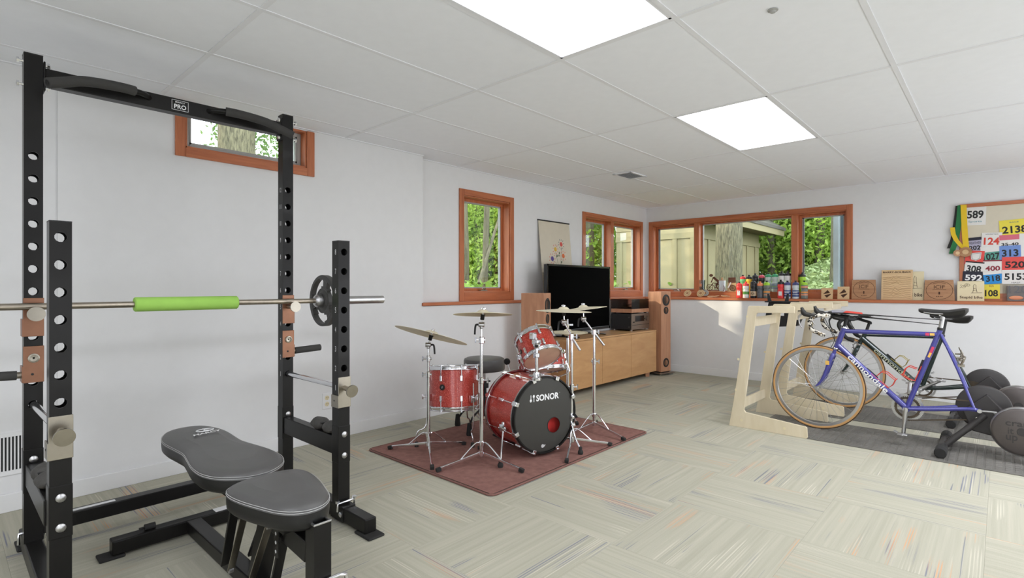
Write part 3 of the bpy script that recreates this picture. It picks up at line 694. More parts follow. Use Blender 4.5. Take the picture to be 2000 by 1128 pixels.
MT['redgloss'] = M('dark_red_lacquer', (120, 26, 30), .2, var=.04, coat=.8)
RX0, RX1, RY0, RY1, RT = -3.246, -2.027, 2.040, 3.762, .012
rug = thing('rug', 'rectangular brown plush rug under the red drum kit', 'rug', (-2.64, 2.9, 0))
nx, ny = 24, 34; vs = []; 
for j in range(ny+1):
    for i in range(nx+1):
        x, y = RX0+.01+(RX1-RX0-.02)*i/nx, RY0+.01+(RY1-RY0-.02)*j/ny
        vs.append((x, y, RT-.0005+.0015*mnoise.noise(Vector((x*5, y*5, 0)))))
MB().add(vs, [(j*(nx+1)+i, j*(nx+1)+i+1, (j+1)*(nx+1)+i+1, (j+1)*(nx+1)+i) for j in range(ny) for i in range(nx)], True).build('pile', 'rug', rug)
rc_ = .04; lp = []
for cx, cy, a0 in ((RX1-rc_, RY1-rc_, 0), (RX0+rc_, RY1-rc_, 90), (RX0+rc_, RY0+rc_, 180), (RX1-rc_, RY0+rc_, 270)):
    for k in range(5): q = math.radians(a0+k*22.5); lp.append((cx+rc_*math.cos(q), cy+rc_*math.sin(q), .0065))
MB().tube(lp, .0065, 8, True).build('binding', 'rugedge', rug)

def drum(root, o, ax, R, Ln, nl=6, hoop='chrome', lugs=True, bottom='headclear', phase=.2):
    o, ax = Vector(o), Vector(ax).normalized(); a, b, d = frame_of(ax, (0, 1, 0)); P = lambda q, r, z: o+(a*math.cos(q)+b*math.sin(q))*r+d*z
    MB().lathe([(R-.004, .0), (R, .002), (R, Ln-.002), (R-.004, Ln)], o, d, 44, caps=False).build('shell', 'redspark', root)
    for z0, nm, sg, mt in ((Ln, 'batter_head', 1, 'head'), (0, 'resonant_head', -1, bottom)):
        MB().lathe([(R+.002, -.012*sg), (R+.001, .002*sg), (R-.006, .004*sg), (R*.5, .002*sg), (0, .002*sg)], o+d*z0, d, 44).build(nm, mt, root)
        MB().lathe([(R+.004, -.020*sg), (R+.009, -.016*sg), (R+.009, -.004*sg), (R+.0065, .0*sg), (R+.0065, .006*sg), (R+.011, .009*sg), (R+.006, .012*sg), (R+.003, .008*sg), (R+.003, -.018*sg)], o+d*z0, d, 44, caps=False).build('hoop', hoop, root)
    if lugs:
        for k in range(nl):
            q = phase+2*PI*k/nl
            for zc, sg, zh in ((Ln*.74, 1, Ln), (Ln*.26, -1, 0)):
                g = MB().bar(P(q, R+.008, zc-.021), P(q, R+.008, zc+.021), .017, .017, P(q, 1, 0)-P(q, 0, 0)).build('lug', 'chrome', root, bevel=.004)
                MB().cyl(P(q, R+.012, zc+sg*.018), P(q, R+.012, zh+sg*.012), .0032, n=8).cyl(P(q, R+.012, zh+sg*.004), P(q, R+.012, zh+sg*.017), .0062, n=8).build('tension_rod', 'chrome', g)
    return P, d
def badge(root, c, nrm, up, r=.016):
    nrm = Vector(nrm).normalized(); m_ = MB().lathe([(r, 0), (r, .002), (0, .0025)], c, nrm, 18).build('badge', 'inkblack', root)
    ax = Vector(up).cross(nrm).normalized(); u = nrm.cross(ax); c2 = Vector(c)+nrm*.0028
    mb = MB()
    for dx in (-.004, .004): mb.tube([c2+ax*dx-u*.007, c2+ax*dx+u*.005], .0013, 5); mb.sphere(c2+ax*dx+u*(.006 if dx > 0 else -.006), .0028, 8)
    mb.build('mallet_mark', 'chrome', m_)
    return m_
# ---- bass drum
bn = Vector((math.cos(math.radians(-14)), math.sin(math.radians(-14)), 0)); bc = Vector((-2.235, 2.757, .285)); BR, BL = .244, .36
bd = thing('bass_drum', 'large red bass drum with a black front head and red port hole', 'drum', (bc.x-bn.x*.2, bc.y-bn.y*.2, RT))
o0 = bc-bn*BL
MB().lathe([(BR, .02), (BR, BL-.02)], o0, bn, 56, caps=False).build('shell', 'redspark', bd)
hp = [(BR+.001, -.004), (BR+.012, -.004), (BR+.014, 0), (BR+.014, .034), (BR+.012, .038), (BR+.003, .038), (BR+.001, .034)]
MB().lathe(hp, o0-bn*.005, bn, 56, caps=False).build('rear_hoop', 'redgloss', bd)
MB().lathe([(BR+.0145, .012), (BR+.0155, .013), (BR+.0155, .026), (BR+.0145, .027)], o0-bn*.005, bn, 56, caps=False).build('rear_hoop_inlay', 'satin', bd)
fh = MB().lathe(hp, bc-bn*.033, bn, 56, caps=False).build('front_hoop', 'blackgloss' if 'blackgloss' in MT else 'black', bd)
MB().lathe([(BR+.0142, .002), (BR+.0165, .002), (BR+.0165, .010), (BR+.0142, .010)], bc-bn*.033, bn, 56, caps=False).build('front_hoop_inlay', 'satin', bd)
bx = Z_.cross(bn)  # right, as the player faces it
N = 48; hc = bx*.073-Z_*.078; hr = .053
mb = MB(); mb.ring([((BR+.001)*math.cos(2*PI*k/N), (BR+.001)*math.sin(2*PI*k/N)) for k in range(N)], [(.073+hr*math.cos(2*PI*k/N), -.078+hr*math.sin(2*PI*k/N)) for k in range(N)], bc-bn*.008, bx, Z_, .0015)
fhd = mb.build('front_head', 'headblack', bd)
MB().lathe([(.0545, 0), (.0545, .003), (.051, .003), (.051, 0)], bc-bn*.007+hc, bn, 32, caps=False).build('port_rim', 'blackmat', fhd)
MB().lathe([(BR, 0), (BR, -.0015), (0, -.0015)], o0+bn*.002, bn, 44).build('batter_head', 'head', bd)
MB().lathe([(0, 0), (.10, .0), (.115, .02), (.115, .05), (.0, .06)], bc-bn*.12+hc*.9, bn, 24).build('muffler', 'redhole', bd)
tc_ = bc-bn*.0062
text('lettering', 'SONOR', tc_+bx*.022+Z_*.118, bx, Z_, .190, .043, 'ink', fhd, .03)
mb = MB(); q = tc_-bx*.105+Z_*.118
mb.tube([q-bx*.011-Z_*.006, q-bx*.011+Z_*.024], .0028, 6); mb.sphere(q-bx*.011-Z_*.012, .0105, 12, sc=(.3, 1, 1)); mb.tube([q+bx*.013-Z_*.022, q+bx*.013+Z_*.006], .0028, 6); mb.sphere(q+bx*.013+Z_*.014, .0105, 12, sc=(.3, 1, 1))
mb.build('mallet_mark', 'ink', fhd)
text('registered_mark', 'R', tc_+bx*.124+Z_*.136, bx, Z_, .005, .006, 'inkgrey', fhd)
mb = MB(); q = tc_-Z_*.205-bx*.02
mb.lathe([(.012, 0), (.012, .001), (0, .001)], q, bn, 12); mb.bar(q+bx*.008-Z_*.006, q+bx*.022+Z_*.006, .007, .001, bn); mb.build('small_mark', 'inkgrey', fhd)
for k in range(8):
    t = PI/8+k*PI/4; e = bx*math.cos(t)+Z_*math.sin(t)
    for base, sg in ((bc, 1), (o0, -1)):
        c = MB().bar(base+e*(BR+.018)+bn*sg*.008, base+e*(BR+.018)-bn*sg*.036, .030, .010, e).bar(base+e*(BR+.022)+bn*sg*.006, base+e*(BR-.006)+bn*sg*.006, .028, .008, bn).build('claw_hook', 'chrome', bd, bevel=.003)
        MB().cyl(base+e*(BR+.017)-bn*sg*.03, base+e*(BR+.017)-bn*sg*.13, .0035, n=8).cyl(base+e*(BR+.017)+bn*sg*.006, base+e*(BR+.017)+bn*sg*.016, .006, n=6).build('tension_rod', 'chrome', c)
    lg = bc-bn*BL/2; MB().bar(lg+e*(BR+.010)-bn*.03, lg+e*(BR+.010)+bn*.03, .020, .020, e).build('lug', 'chrome', bd, bevel=.005)
for br, ft in (((-2.415, 2.538, .21), (-2.302, 2.392)), ((-2.20, 2.985, .24), (-2.085, 2.945))):
    pts = smooth_loop([br, (br[0]*.55+ft[0]*.45, br[1]*.55+ft[1]*.45, .115), (ft[0], ft[1], .045)], 5, False)
    mb = MB(); mb.box(br, (.045, .035, .05)); mb.cyl(Vector(br)-bn*.03, Vector(br)+bn*.035, .012, n=10); mb.sphere(Vector(br)+Vector((0, 0, .028)), .014, 10)
    sp = mb.build('spur_bracket', 'chrome', bd, bevel=.003)
    MB().tube(pts, .0065, 10).build('spur', 'chrome', sp)
    MB().lathe([(.009, .05), (.012, .045), (.011, .03), (.016, .022), (.019, .012), (.016, 0)], (ft[0], ft[1], RT), (0, 0, 1), 16).build('rubber_foot', 'rubber', sp)
# ---- mount post and rack tom
tm_o, tm_t = Vector((-2.301, 2.802, .655)), Vector((-2.409, 2.838, .785)); ta = (tm_t-tm_o).normalized()
ps = Vector((-2.252, 2.684, 0))
mo = MB().lathe([(.034, .525), (.034, .535), (.024, .545), (.022, .572), (.018, .578)], ps, Z_, 18).box((ps.x, ps.y, .553), (.05, .03, .022)).cyl((ps.x-.045, ps.y-.02, .553), (ps.x+.03, ps.y, .553), .009, n=10).build('tom_holder', 'chrome', bd, bevel=.0)
MB().cyl((ps.x, ps.y, .57), (ps.x, ps.y, .742), .0115, n=16).build('post', 'chrome', mo)
mb = MB(); mb.lathe([(.019, .675), (.022, .678), (.022, .70), (.019, .703)], ps, Z_, 14); mb.cyl((ps.x+.01, ps.y-.04, .689), (ps.x, ps.y, .689), .006, n=8); mb.bar((ps.x+.012, ps.y-.04, .676), (ps.x+.012, ps.y-.04, .704), .012, .004)
mb.build('memory_lock', 'chrome', mo)
ball = MB(); bj = Vector((ps.x, ps.y, .755)); ball.sphere(bj, .025, 16); ball.box(bj+Vector((0, 0, .02)), (.045, .045, .03)); ball.cyl(bj+Vector((.022, -.02, .0)), bj+Vector((-.03, .04, .035)), .012, n=10); ball.build('ball_joint', 'chrome', mo, bevel=.003)
MB().sphere(bj+Vector((.017, -.02, -.002)), .012, 12).build('ball_cover', 'rubber', mo)
tom = thing('rack_tom', 'small red tom drum tilted on a chrome post above the bass drum', 'drum', tm_o)
P, d_ = drum(tom, tm_o, ta, .129, (tm_t-tm_o).length, 6, phase=.55)
fr = frame_of(ta, (0, 1, 0)); vw = Vector((.6775, -.7355, 0)); vw = (vw-ta*vw.dot(ta)).normalized(); lf = vw.cross(ta)
badge(tom, tm_o+ta*.085+(vw*.55-lf*.85).normalized()*.131*-1+Vector((0, 0, 0)), (vw*.55-lf*.85).normalized()*-1, ta) if False else badge(tom, tm_o+ta*.075+(vw*.45+lf*.9).normalized()*.131, (vw*.45+lf*.9), ta)
MB().box(tm_o+ta*.105+vw*.138, (.04, .04, .05)).build('mount_plate', 'chrome', tom, bevel=.008)
# ---- floor tom
fc = Vector((-2.932, 2.560, .262)); ft_ = thing('floor_tom', 'red floor tom drum on three bent chrome legs', 'drum', (fc.x, fc.y, RT))
fa_ = Vector((-.76*.12, .65*.12, .99)).normalized(); drum(ft_, fc, fa_, .178, .292, 8, phase=.35)
vd = Vector((.76, -.65, 0)).normalized()
bp = Vector((.6775, -.7355, 0)); bs = Vector((-.7355, -.6775, 0)); bdir = (bp*.92+bs*.35).normalized()
badge(ft_, fc+fa_*.155+(bdir-fa_*bdir.dot(fa_)).normalized()*.1795, bdir-fa_*bdir.dot(fa_), fa_, .021)
for foot in ((-3.035, 2.300), (-2.735, 2.560), (-3.02, 2.80)):
    e = Vector((foot[0]-fc.x, foot[1]-fc.y, 0)).normalized(); g = fc+e*.205
    mb = MB(); mb.box(g+Z_*.09-e*.012, (.034, .034, .05)); mb.cyl(g+Z_*.098, g+Z_*.098+e*.03, .006, n=8); mb.bar(g+Z_*.08+e*.03, g+Z_*.116+e*.03, .012, .005)
    lb = mb.build('leg_bracket', 'chrome', ft_, bevel=.004)
    pts = smooth_loop([g+Z_*.20, g+Z_*-.09, Vector((foot[0]-e.x*.012, foot[1]-e.y*.012, .12)), Vector((foot[0], foot[1], .075)), Vector((foot[0], foot[1], .03))], 4, False)
    MB().tube(pts, .0055, 10).build('leg', 'chrome', lb)
    MB().lathe([(.008, .035), (.012, .03), (.014, .0)], (foot[0], foot[1], RT), Z_, 14).build('rubber_foot', 'rubber', lb)
# ---- snare drum on its stand
sc_ = Vector((-2.50, 3.06, .52)); sa = Vector((-.26, .10, .95)).normalized()
sn = thing('snare_drum', 'red snare drum with chrome hoops half hidden behind the rack tom', 'drum', sc_)
drum(sn, sc_, sa, .168, .118, 8, phase=.1, bottom='headclear')
MB().box(sc_+sa*.055+Vector((.12, -.125, .03)), (.022, .022, .06)).build('strainer', 'blackmat', sn, bevel=.003)

def tripod(root, c, feet, hub=.085, col=.15, leg_mat='chrome', w=.016):
    c = Vector((c[0], c[1], 0))
    for f in feet:
        F = Vector((f[0], f[1], RT+.012)); e = (F-c); e.z = 0; e.normalize(); p0 = c+e*.018+Z_*hub
        lg = MB().bar(p0, F+Z_*.006, .013, w, Z_).build('leg', leg_mat, root, bevel=.003)
        mid = p0.lerp(F, .48)+Z_*.006
        MB().tube(smooth_loop([c+e*.018+Z_*col, c+e*.05+Z_*(col-.004), mid], 3, False), .0048, 8).build('strut', leg_mat, lg)
        u = (F-p0).normalized(); MB().bar(F-u*.014+Z_*.003, F+u*.018+Z_*.003, .024, .022, Z_).build('rubber_foot', 'rubber', lg, bevel=.003)
    MB().lathe([(.012, col-.022), (.018, col-.018), (.019, col+.006), (.0135, col+.012)], c, Z_, 14).lathe([(.012, hub-.022), (.019, hub-.018), (.019, hub+.008), (.012, hub+.012)], c, Z_, 14).build('leg_hub', 'chrome', root)
def clamp(root, p, r=.0165, name='clamp', side=(1, 0, 0)):
    p = Vector(p); sd = Vector(side).normalized(); mb = MB()
    mb.lathe([(r*.7, -.022), (r, -.018), (r, .018), (r*.75, .022)], p, Z_, 14); mb.cyl(p, p+sd*.036, .0065, n=8); mb.bar(p+sd*.038-Z_*.017, p+sd*.038+Z_*.017, .010, .005); mb.cyl(p-sd*.024, p, .008, n=8)
    return mb.build(name, 'chrome', root)
def tilter(root, p, top, side, handle=True):
    """ratchet tilter at p and the rod that carries the cymbal seat at top"""
    p, top = Vector(p), Vector(top); sd = Vector(side).normalized(); ax = (top-p).normalized()
    mb = MB(); mb.cyl(p-sd*.018, p+sd*.018, .0155, n=16); mb.box(p-Z_*.012, (.016, .016, .03)); t = mb.build('tilter', 'satin', root, bevel=.001)
    MB().cyl(p, top+ax*.045, .0042, n=8).build('rod', 'chrome', t)
    MB().lathe([(.012, -.034), (.013, -.03), (.013, -.004), (.017, -.002), (.017, 0)], top, ax, 14).build('sleeve', 'felt', t)
    MB().lathe([(.016, .014), (.0165, .016), (.0165, .028), (.012, .030), (.010, .040), (.004, .046), (0, .047)], top, ax, 14).bar(top+ax*.040-sd*.014, top+ax*.040+sd*.014, .012, .005, ax).build('wing_nut', 'chrome', t)
    if handle:
        MB().tube(smooth_loop([p-sd*.018, p-sd*.034, p-sd*.040-Z_*.018, p-sd*.043-Z_*.062], 4, False), .0062, 8).build('handle', 'blackmat', t)
def cymbal(name, lab, c, nrm, R, grp=None):
    c, nn = Vector(c), Vector(nrm).normalized(); b = .19*R
    up = [(R, 0), (R*.8, .0035), (R*.55, .0085), (R*.32, .0125), (b*1.15, .0155), (b, .018), (b*.85, .0245), (b*.6, .0295), (b*.3, .0325), (.007, .0335)]
    h = .0125; t = .0014
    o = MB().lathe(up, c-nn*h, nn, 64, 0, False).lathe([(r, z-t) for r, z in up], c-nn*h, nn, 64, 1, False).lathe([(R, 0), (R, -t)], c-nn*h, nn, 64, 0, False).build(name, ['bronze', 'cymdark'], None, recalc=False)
    tag(rebase(o, c), lab, 'cymbal', grp); return o
def stand(lab, c, feet, stages, grp='chrome cymbal stands'):
    t = thing('cymbal_stand', lab, 'cymbal stand', (c[0], c[1], RT), grp); tripod(t, c, feet)
    for k, (z0, z1, r) in enumerate(stages):
        MB().cyl((c[0], c[1], z0), (c[0], c[1], z1), r, n=16).build('tube', 'chrome', t)
    return t
RD = Vector((.7355, .6775, 0))   # along the kit's front, away from the long wall
# ride
c = (-2.84, 2.25); t = stand('chrome cymbal stand at the left edge of the rug by the floor tom', c, ((-3.115, 2.139), (-2.585, 2.078), (-2.815, 2.545)), ((.06, .545, .0125), (.54, .66, .0095), (.65, .755, .0065)))
clamp(t, (*c, .548), side=-RD); clamp(t, (*c, .655), .014, side=-RD)
rn = Vector((.0373, .3063, .95)).normalized(); rc0 = Vector((-2.825, 2.268, .823)); tilter(t, (*c, .748), rc0-rn*.012, RD*-1); cymbal('cymbal', 'largest bronze cymbal, tilted so its underside shows, over the floor tom', rc0, rn, .250, 'cymbals of the drum kit')
# front stand
c = (-2.43, 2.352); t = stand('chrome cymbal stand standing in front of the floor tom at the rug middle', c, ((-2.52, 2.077), (-2.144, 2.41), (-2.655, 2.55)), ((.06, .545, .0125), (.53, .80, .0095), (.79, .90, .0055)))
clamp(t, (*c, .545), side=RD); clamp(t, (*c, .80), .019, side=-RD); 
c0 = Vector((-2.423, 2.357, .975)); nn = Vector((-.081, .088, .99)); tilter(t, (*c, .898), c0-nn*.012, RD); cymbal('cymbal', 'bronze cymbal on the foremost stand, level with the window ledge', c0, nn, .188, 'cymbals of the drum kit')
# two boom stands on the right
for c, feet, stg, lowp, clp, upp, cym, nn, R, l1, l2 in (
    ((-2.19, 2.99), ((-2.048, 2.742), (-2.044, 3.238), (-2.475, 2.985)), ((.06, .445, .0125), (.44, .78, .0095)), (-2.117, 2.985, 0.704), (-2.192, 2.988, 0.793), (-2.245, 2.976, 0.895), (-2.248, 2.974, 0.981), Vector((.02, .02, 1)), .193, 'chrome boom cymbal stand close behind the bass drum', 'bronze cymbal on the boom stand close behind the bass drum'),
    ((-2.324, 3.465), ((-2.038, 3.415), (-2.39, 3.19), (-2.47, 3.71)), ((.06, .56, .0125), (.55, .80, .0095)), (-2.254, 3.498, 0.687), (-2.326, 3.463, 0.788), (-2.400, 3.432, 0.890), (-2.403, 3.429, 0.978), Vector((-.10, -.06, .98)), .185, 'chrome boom cymbal stand farthest right on the rug', 'bronze cymbal tilted up to the right in front of the television')):
    t = stand(l1, c, feet, stg); clamp(t, (*c, stg[0][1]), side=RD)
    lowp, clp, upp, cym = [Vector(q) for q in (lowp, clp, upp, cym)]
    clamp(t, clp, .018, 'boom_clamp', RD)
    MB().cyl(lowp, lowp.lerp(clp, .9), .0085, n=12).build('counterweight', 'satin', t)
    MB().cyl(lowp.lerp(clp, .6), upp, .0065, n=12).build('boom_arm', 'chrome', t)
    nn.normalize(); tilter(t, upp, cym-nn*.012, RD); cymbal('cymbal', l2, cym, nn, R, 'cymbals of the drum kit')
# hi-hat
c = (-2.748, 3.723-.03); t = thing('hi_hat_stand', 'chrome hi-hat stand in front of the low cabinet', 'hi-hat stand', (*c, RT))
tripod(t, c, ((-2.55, 3.55), (-3.0, 3.6), (-2.7, 3.74)), hub=.09, col=.22)
MB().cyl((*c, .06), (*c, .70), .0125, n=14).build('tube', 'chrome', t); MB().cyl((*c, .70), (*c, .86), .0035, n=8).build('pull_rod', 'chrome', t)
MB().lathe([(.02, .70), (.022, .712), (.010, .725)], (*c, 0), Z_, 14).build('cymbal_seat', 'felt', t)
MB().lathe([(.012, .782), (.012, .80), (.016, .805), (.016, .818), (.006, .822)], (*c, 0), Z_, 14).bar((c[0], c[1], .812), Vector((c[0], c[1], .812))+RD*.045, .008, .014).build('clutch', 'chrome', t)
MB().bb((c[0]-.16, c[1]-.045, RT), (c[0]+.02, c[1]+.045, RT+.012)).build('pedal', 'blackmat', t, bevel=.004)
cymbal('cymbal', 'upper of the paired hi-hat cymbals in front of the cabinet', (*c, .757), (0, 0, 1), .172, 'cymbals of the drum kit')
o = cymbal('cymbal', 'lower of the paired hi-hat cymbals in front of the cabinet', (*c, .735), (0, 0, -1), .172, 'cymbals of the drum kit')
# snare stand
c = (-2.515, 3.07); t = thing('snare_stand', 'chrome snare stand with basket arms behind the bass drum', 'drum stand', (*c, RT))
tripod(t, c, ((-2.38, 3.25), (-2.74, 3.12), (-2.47, 2.87)), hub=.10, col=.2)
MB().cyl((*c, .06), (*c, .44), .0115, n=14).build('tube', 'chrome', t); clamp(t, (*c, .33), side=RD)
bb_ = Vector((*c, .45)); MB().sphere(bb_, .02, 12).build('ball_joint', 'chrome', t)
fa, fb_, _ = frame_of(sa, (0, 1, 0))
for k in range(3):
    q = .9+k*2*PI/3; e = fa*math.cos(q)+fb_*math.sin(q); r0 = sc_+e*.187
    MB().tube(smooth_loop([bb_, bb_.lerp(r0-sa*.04, .5)-sa*.01, r0-sa*.035, r0+sa*.015, r0+sa*.03-e*.004], 4, False), .0055, 8).build('basket_arm', 'chrome', t)
# throne
c = Vector((-3.064, 2.997, 0)); t = thing('drum_throne', 'round black padded drum stool behind the floor tom', 'stool', (c.x, c.y, RT))
MB().lathe([(.150, .468), (.162, .472), (.166, .482), (.166, .548), (.160, .562), (.145, .569), (.08, .574), (0, .575)], c, Z_, 40).build('seat', 'leather', t)
MB().lathe([(.05, .450), (.055, .452), (.055, .466), (.145, .468)], c, Z_, 24).build('seat_plate', 'blackmat', t)
MB().cyl(c+Z_*.10, c+Z_*.45, .013, n=14).build('screw_post', 'satin', t); MB().cyl(c+Z_*.10, c+Z_*.34, .018, n=14).build('outer_tube', 'blackmat', t)
MB().box(c+Z_*.36, (.05, .05, .07)).cyl(c+Z_*.38, c+Z_*.38+RD*.05, .007, n=8).build('height_lock', 'blackmat', t, bevel=.006)
for f in ((-3.25, 2.876), (-2.968, 2.745), (-2.99, 3.235)):
    F = Vector((f[0], f[1], RT)); e = (F-c); e.z = 0; e.normalize()
    lg = MB().tube(smooth_loop([c+e*.02+Z_*.17, c+e*.09+Z_*.165, F-e*.05+Z_*.12, F+Z_*.05], 4, False), .008, 8).build('leg', 'blackmat', t)
    MB().tube([c+e*.02+Z_*.06, c+e*.12+Z_*.155], .006, 8).build('strut', 'satin', lg)
    MB().lathe([(.010, .095), (.016, .09), (.020, .05), (.024, .01), (.022, 0)], F, Z_, 14).build('rubber_foot', 'rubber', lg)
# kick pedal under the bass drum's rear hoop
rcx = o0-bn*.02; t = thing('kick_pedal', 'black kick pedal at the rear hoop of the bass drum', 'pedal', (rcx.x, rcx.y, RT))
Rz = Matrix.Rotation(math.radians(-14), 3, 'Z')
MB().box((rcx.x-bn.x*.10, rcx.y-bn.y*.10, RT+.006), (.26, .09, .010), Rz).build('base_plate', 'blackmat', t, bevel=.003)
MB().box((rcx.x-bn.x*.11, rcx.y-bn.y*.11, RT+.05), (.22, .07, .010), Rz @ Matrix.Rotation(-.25, 3, 'Y')).build('footboard', 'blackmat', t, bevel=.003)
for sg in (-1, 1): MB().bar(rcx+bx*sg*.05+Z_*.01, rcx+bx*sg*.05+Z_*.17, .012, .018, bn).build('side_post', 'satin', t, bevel=.003)
MB().cyl(rcx-bx*.055+Z_*.165, rcx+bx*.055+Z_*.165, .008, n=10).build('axle', 'chrome', t)
MB().cyl(rcx+Z_*.165, rcx-bn*.09+Z_*.29, .004, n=8).build('beater_rod', 'chrome', t); MB().sphere(rcx-bn*.095+Z_*.30, .025, 12).build('beater', 'felt', t)
# ================================================================== CABINET, TELEVISION, HI-FI, LEANING PRINT
cab = thing('media_cabinet', 'low maple cabinet with three plain doors under the television', 'cabinet', (-3.46, 5.32, 0))
CX0, CX1, CY0, CY1, CZ0, CZ1 = -3.676, -3.270, 4.385, 6.262, .062, .588
MB().bb((CX0, CY0, CZ0), (CX1, CY0+.018, CZ1-.018)).bb((CX0, CY1-.018, CZ0), (CX1, CY1, CZ1-.018)).bb((CX0, CY0, CZ0), (CX1, CY1, CZ0+.018)).bb((CX0, CY0, CZ0), (CX0+.012, CY1, CZ1)).build('carcass', 'mapleZ', cab)
MB().bb((CX0, CY0-.001, CZ1-.018), (CX1+.019, CY1+.001, CZ1)).build('top_panel', 'maple', cab, bevel=.0015)
dw = (CY1-CY0)/3
for k in range(3):
    MB().bb((CX1+.0005, CY0+dw*k+.002, CZ0+.002), (CX1+.0185, CY0+dw*(k+1)-.002, CZ1-.021)).build('door', 'maple', cab, bevel=.0012)
for yy in (CY0+.09, CY1-.12):
    for xx in (CX0+.06, CX1-.05): MB().lathe([(.032, 0), (.04, CZ0)], (xx, yy, 0), Z_, 4).build('leg', 'cherry', cab)
MT['screen'] = M('tv_screen', (1, 1, 1), .6, var=.0, spec=.02)
MT['gloss'] = M('piano_black', (14, 14, 15), .12, var=.0, spec=.5)
tv = thing('television', 'large black flat television standing on the low cabinet', 'television', (-3.51, 4.95, CZ1))
MB().bb((-3.545, 4.34, .640), (-3.502, 5.556, 1.380)).build('housing', 'blackmat', tv, bevel=.006)
MB().bb((-3.503, 4.362, .672), (-3.4995, 5.534, 1.360)).build('screen', 'screen', tv)
mb = MB(); y0, y1, z0, z1 = 4.34, 5.556, .640, 1.380
for a, b in (((y0, z0), (y1, z0+.03)), ((y0, z1-.020), (y1, z1)), ((y0, z0), (y0+.021, z1)), ((y1-.021, z0), (y1, z1))): mb.bb((-3.503, *a), (-3.496, *b))
mb.build('bezel', 'gloss', tv, bevel=.0015)
for yy in (4.66, 5.24):
    MB().bb((-3.64, yy-.018, CZ1), (-3.36, yy+.018, CZ1+.012)).build('foot', 'gloss', tv, bevel=.004)
    MB().bb((-3.535, yy-.016, CZ1+.01), (-3.51, yy+.016, .66)).build('neck', 'gloss', tv, bevel=.003)
rem = thing('remote_control', 'thin black remote lying on the cabinet behind the hi-hat', 'remote', (-3.36, 4.62, CZ1))
MB().box((-3.36, 4.62, CZ1+.008), (.045, .17, .016)).build('body', 'blackmat', rem, bevel=.005)
MB().box((-3.36, 4.64, CZ1+.0165), (.028, .10, .002)).build('keypad', 'rubber', rem)
rv = thing('receiver', 'dark hi-fi receiver with a silver front panel under the turntable', 'receiver', (-3.51, 6.06, CZ1))
MB().bb((-3.66, 5.838, .606), (-3.372, 6.278, .80)).build('case', 'charcoal' if 'charcoal' in MT else 'blackmat', rv, bevel=.003)
MT['champ'] = M('champagne_panel', (150, 136, 124), .35, .8, var=.03)
fp = MB().bb((-3.373, 5.835, .606), (-3.36, 6.281, .802)).build('front_panel', 'champ', rv, bevel=.002)
MB().bb((-3.3605, 5.92, .705), (-3.3575, 6.14, .775)).build('display', 'gloss', fp)
MB().bb((-3.3605, 5.845, .66), (-3.358, 6.272, .665)).build('groove', 'inkblack', fp)
MB().cyl((-3.36, 6.20, .735), (-3.335, 6.20, .735), .030, n=24).build('volume_knob', 'champ', fp)
for k, yy in enumerate((5.87, 5.89, 6.152)): MB().cyl((-3.36, yy, .70 if k < 2 else .735), (-3.352, yy, .70 if k < 2 else .735), .007, n=10).build('button', 'blackmat', fp)
for yy in (5.87, 6.24):
    for xx in (-3.63, -3.39): MB().lathe([(.016, 0), (.019, .018)], (xx, yy, CZ1), Z_, 14).build('foot', 'satin', rv)
for yy, zz in ((5.8375, .64), (5.8375, .76)): MB().cyl((-3.40, yy, zz), (-3.40, yy-.002, zz), .006, n=10).build('screw', 'satin', rv)
tt = thing('turntable', 'record turntable with a smoked dust cover on top of the receiver', 'turntable', (-3.51, 6.06, .802))
MT['smoke'] = glassy('smoked_acrylic', (.80, .66, .60), 1.0)
MB().bb((-3.665, 5.840, .815), (-3.362, 6.278, .862)).build('plinth', 'cherry', tt, bevel=.004)
for yy in (5.88, 6.24):
    for xx in (-3.63, -3.40): MB().lathe([(.018, .802), (.015, .816)], (xx, yy, 0), Z_, 12).build('foot', 'rubber', tt)
MB().lathe([(.138, 0), (.14, .003), (.14, .014), (.137, .017), (0, .017)], (-3.52, 6.02, .863), Z_, 40).build('platter', 'rubber', tt)
tb = MB().lathe([(.022, .862), (.022, .905), (.016, .915), (.0, .917)], (-3.62, 6.22, 0), Z_, 16).build('tonearm_base', 'satin', tt)
MB().tube([(-3.66, 6.23, .912), (-3.62, 6.22, .912), (-3.46, 6.13, .900), (-3.42, 6.10, .892)], .0045, 8).sphere((-3.655, 6.228, .912), .013, 10).build('tonearm', 'chrome', tb)
mb = MB(); x0, x1, y0, y1, z0, z1 = -3.664, -3.364, 5.842, 6.276, .864, .985; t = .003
for r in (((x0, y0, z0), (x1, y0+t, z1)), ((x0, y1-t, z0), (x1, y1, z1)), ((x0, y0, z0), (x0+t, y1, z1)), ((x1-t, y0, z0), (x1, y1, z1)), ((x0, y0, z1-t), (x1, y1, z1))): mb.bb(*r)
mb.build('dust_cover', 'smoke', tt)
MT['cone'] = M('speaker_cone', (40, 38, 36), .55, var=.08)
